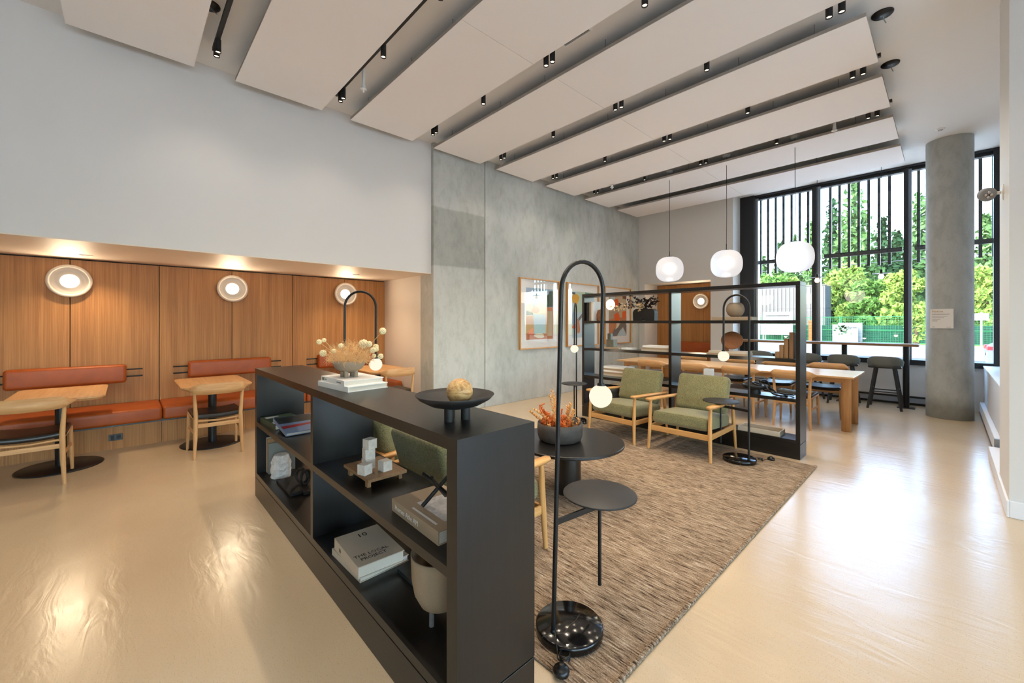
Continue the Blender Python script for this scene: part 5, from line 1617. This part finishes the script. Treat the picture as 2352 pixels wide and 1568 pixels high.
# ---------------------------------------------------------------- trees beyond the fence
def leaf_quads(mb, p, s, r2, up=0.3):
    d = Vector((r2.gauss(0, 1), r2.gauss(0, 1), r2.gauss(0, 0.6) + up)).normalized()
    q = d.orthogonal().normalized()
    q.rotate(Matrix.Rotation(r2.uniform(0, 6.28), 3, d))
    w = d.cross(q)
    q *= s
    w *= s * 0.6
    mb.add([p - q - w * 0.3, p + w, p + q - w * 0.2, p - w * 0.7], [(0, 1, 2, 3)])
def conifer(u, vtop, y, half_px, mat_, lab, seed, low=0.06, dens=1.0):
    x = ux(u, y)
    zt = dz(u, vtop, y)
    h = zt - G0
    a = (u - IMG_W / 2) / FPX
    d = y / (FW.y + a * RT.y)
    Rr = half_px * d / FPX / 1.12
    r2 = random.Random(seed)
    t = E('conifer_tree', lab, 'tree', (x, y, G0), 0, 'conifers beyond the fence')
    O('trunk', MB().cyl((0, 0, 0), (0, 0, h * 0.97), Rr * 0.07 + 0.08, 0.03, 8), 'bark', t)
    mb = MB()
    lv = int(52 * dens)
    for i in range(lv):
        f = low + (1 - low) * i / lv
        rad = Rr * ((1 - f) ** 0.62) * r2.uniform(0.75, 1.1) + 0.12
        nb = max(3, int(11 * (1 - f * 0.75)))
        a0 = r2.uniform(0, 6.28)
        for b_ in range(nb):
            an = a0 + 2 * PI * b_ / nb + r2.uniform(-0.2, 0.2)
            rr = rad * r2.uniform(0.72, 1.12)
            m_ = max(5, int(rr * 5.5))
            for j in range(m_):
                g = (j + r2.random()) / m_
                g = g ** 0.8
                p = Vector((math.cos(an) * rr * g + r2.gauss(0, 0.12), math.sin(an) * rr * g + r2.gauss(0, 0.12), h * f - 0.32 * rr * g * g + r2.gauss(0, 0.10) + 0.1 * g))
                leaf_quads(mb, p, r2.uniform(0.26, 0.52) * (0.75 + 0.4 * (1 - f)), r2, 0.5)
    O('foliage', mb, mat_, t, kind='stuff')
def broadleaf(u, vtop, y, half_px, mat_, lab, seed, n=2600, leaf=0.26):
    x = ux(u, y)
    zt = dz(u, vtop, y)
    h = zt - G0
    a = (u - IMG_W / 2) / FPX
    d = y / (FW.y + a * RT.y)
    Rr = half_px * d / FPX / 1.12
    r2 = random.Random(seed)
    t = E('leafy_tree', lab, 'tree', (x, y, G0), 0, 'broadleaf trees beyond the fence')
    O('trunk', MB().cyl((0, 0, 0), (0, 0, h * 0.6), 0.16, 0.06, 8), 'bark', t)
    cl = []
    for k in range(26):
        an, zz = r2.uniform(0, 6.28), r2.uniform(0.16, 0.88)
        rr = Rr * math.sqrt(max(0.05, 1 - ((zz - 0.45) / 0.55) ** 2)) * r2.uniform(0.35, 0.85)
        cl.append((Vector((math.cos(an) * rr, math.sin(an) * rr, h * zz)), Rr * r2.uniform(0.26, 0.42)))
    mb = MB()
    for k in range(n):
        c, rr = r2.choice(cl)
        dv = Vector((r2.gauss(0, 1), r2.gauss(0, 1), r2.gauss(0, 1))).normalized()
        leaf_quads(mb, c + dv * rr * r2.uniform(0.75, 1.05), r2.uniform(0.6, 1.2) * leaf, r2, 0.3)
    O('foliage', mb, mat_, t, kind='stuff')
conifer(1962, 412, 56, 78, 'needles_mid', 'tallest conifer, in the middle of the window', 1, 0.05, 1.25)
conifer(1912, 455, 60, 46, 'needles_dark', 'conifer just right of the first window mullion', 2)
conifer(2028, 498, 62, 40, 'needles_dark', 'dark conifer left of the second window mullion', 3)
conifer(2062, 530, 58, 36, 'needles_dark', 'dark conifer directly behind the second window mullion', 4)
conifer(2112, 440, 60, 52, 'needles_mid', 'conifer partly hidden by the concrete column', 5)
conifer(2180, 470, 60, 56, 'needles_dark', 'conifer fully behind the concrete column', 6)
conifer(2266, 492, 58, 44, 'needles_mid', 'conifer in the narrow pane right of the column', 7)
conifer(2325, 470, 62, 50, 'needles_dark', 'conifer at the right edge of the window', 17)
conifer(1752, 590, 66, 30, 'needles_mid', 'small conifer at the left edge of the window', 8)
conifer(1792, 558, 68, 34, 'needles_dark', 'conifer seen above the left globe pendant gap', 9)
conifer(1822, 540, 66, 34, 'needles_mid', 'conifer behind the right globe pendant', 10)
conifer(1862, 505, 66, 40, 'needles_mid', 'conifer left of the first window mullion', 11)
broadleaf(1946, 600, 52, 52, 'leaves_light', 'light green leafy tree behind the billboard', 31, 5200)
broadleaf(2000, 640, 51, 48, 'leaves_mid', 'mid green leafy tree right of the billboard', 32, 4200)
broadleaf(1905, 640, 52, 40, 'leaves_mid', 'leafy tree behind the end of the container', 33, 3200)
broadleaf(2085, 610, 49, 46, 'leaves_light', 'light green leafy tree left of the column', 34, 4200)
broadleaf(2268, 600, 49, 46, 'leaves_light', 'light green leafy tree right of the column', 35, 4200)
broadleaf(1785, 620, 58, 60, 'leaves_mid', 'leafy tree rising above the container', 36, 3600)
broadleaf(1840, 625, 58, 48, 'leaves_light', 'leafy tree above the right half of the container', 38, 3000)
conifer(2040, 716, 44, 26, 'leaves_light', 'small lime green conifer just behind the fence', 41, 0.02, 0.6)
conifer(2066, 700, 44.5, 24, 'leaves_light', 'small lime green conifer by the second mullion', 42, 0.02, 0.6)
broadleaf(2105, 712, 40.5, 20, 'leaves_light', 'thin shrub in front of the fence left of the column', 43, 500, 0.16)
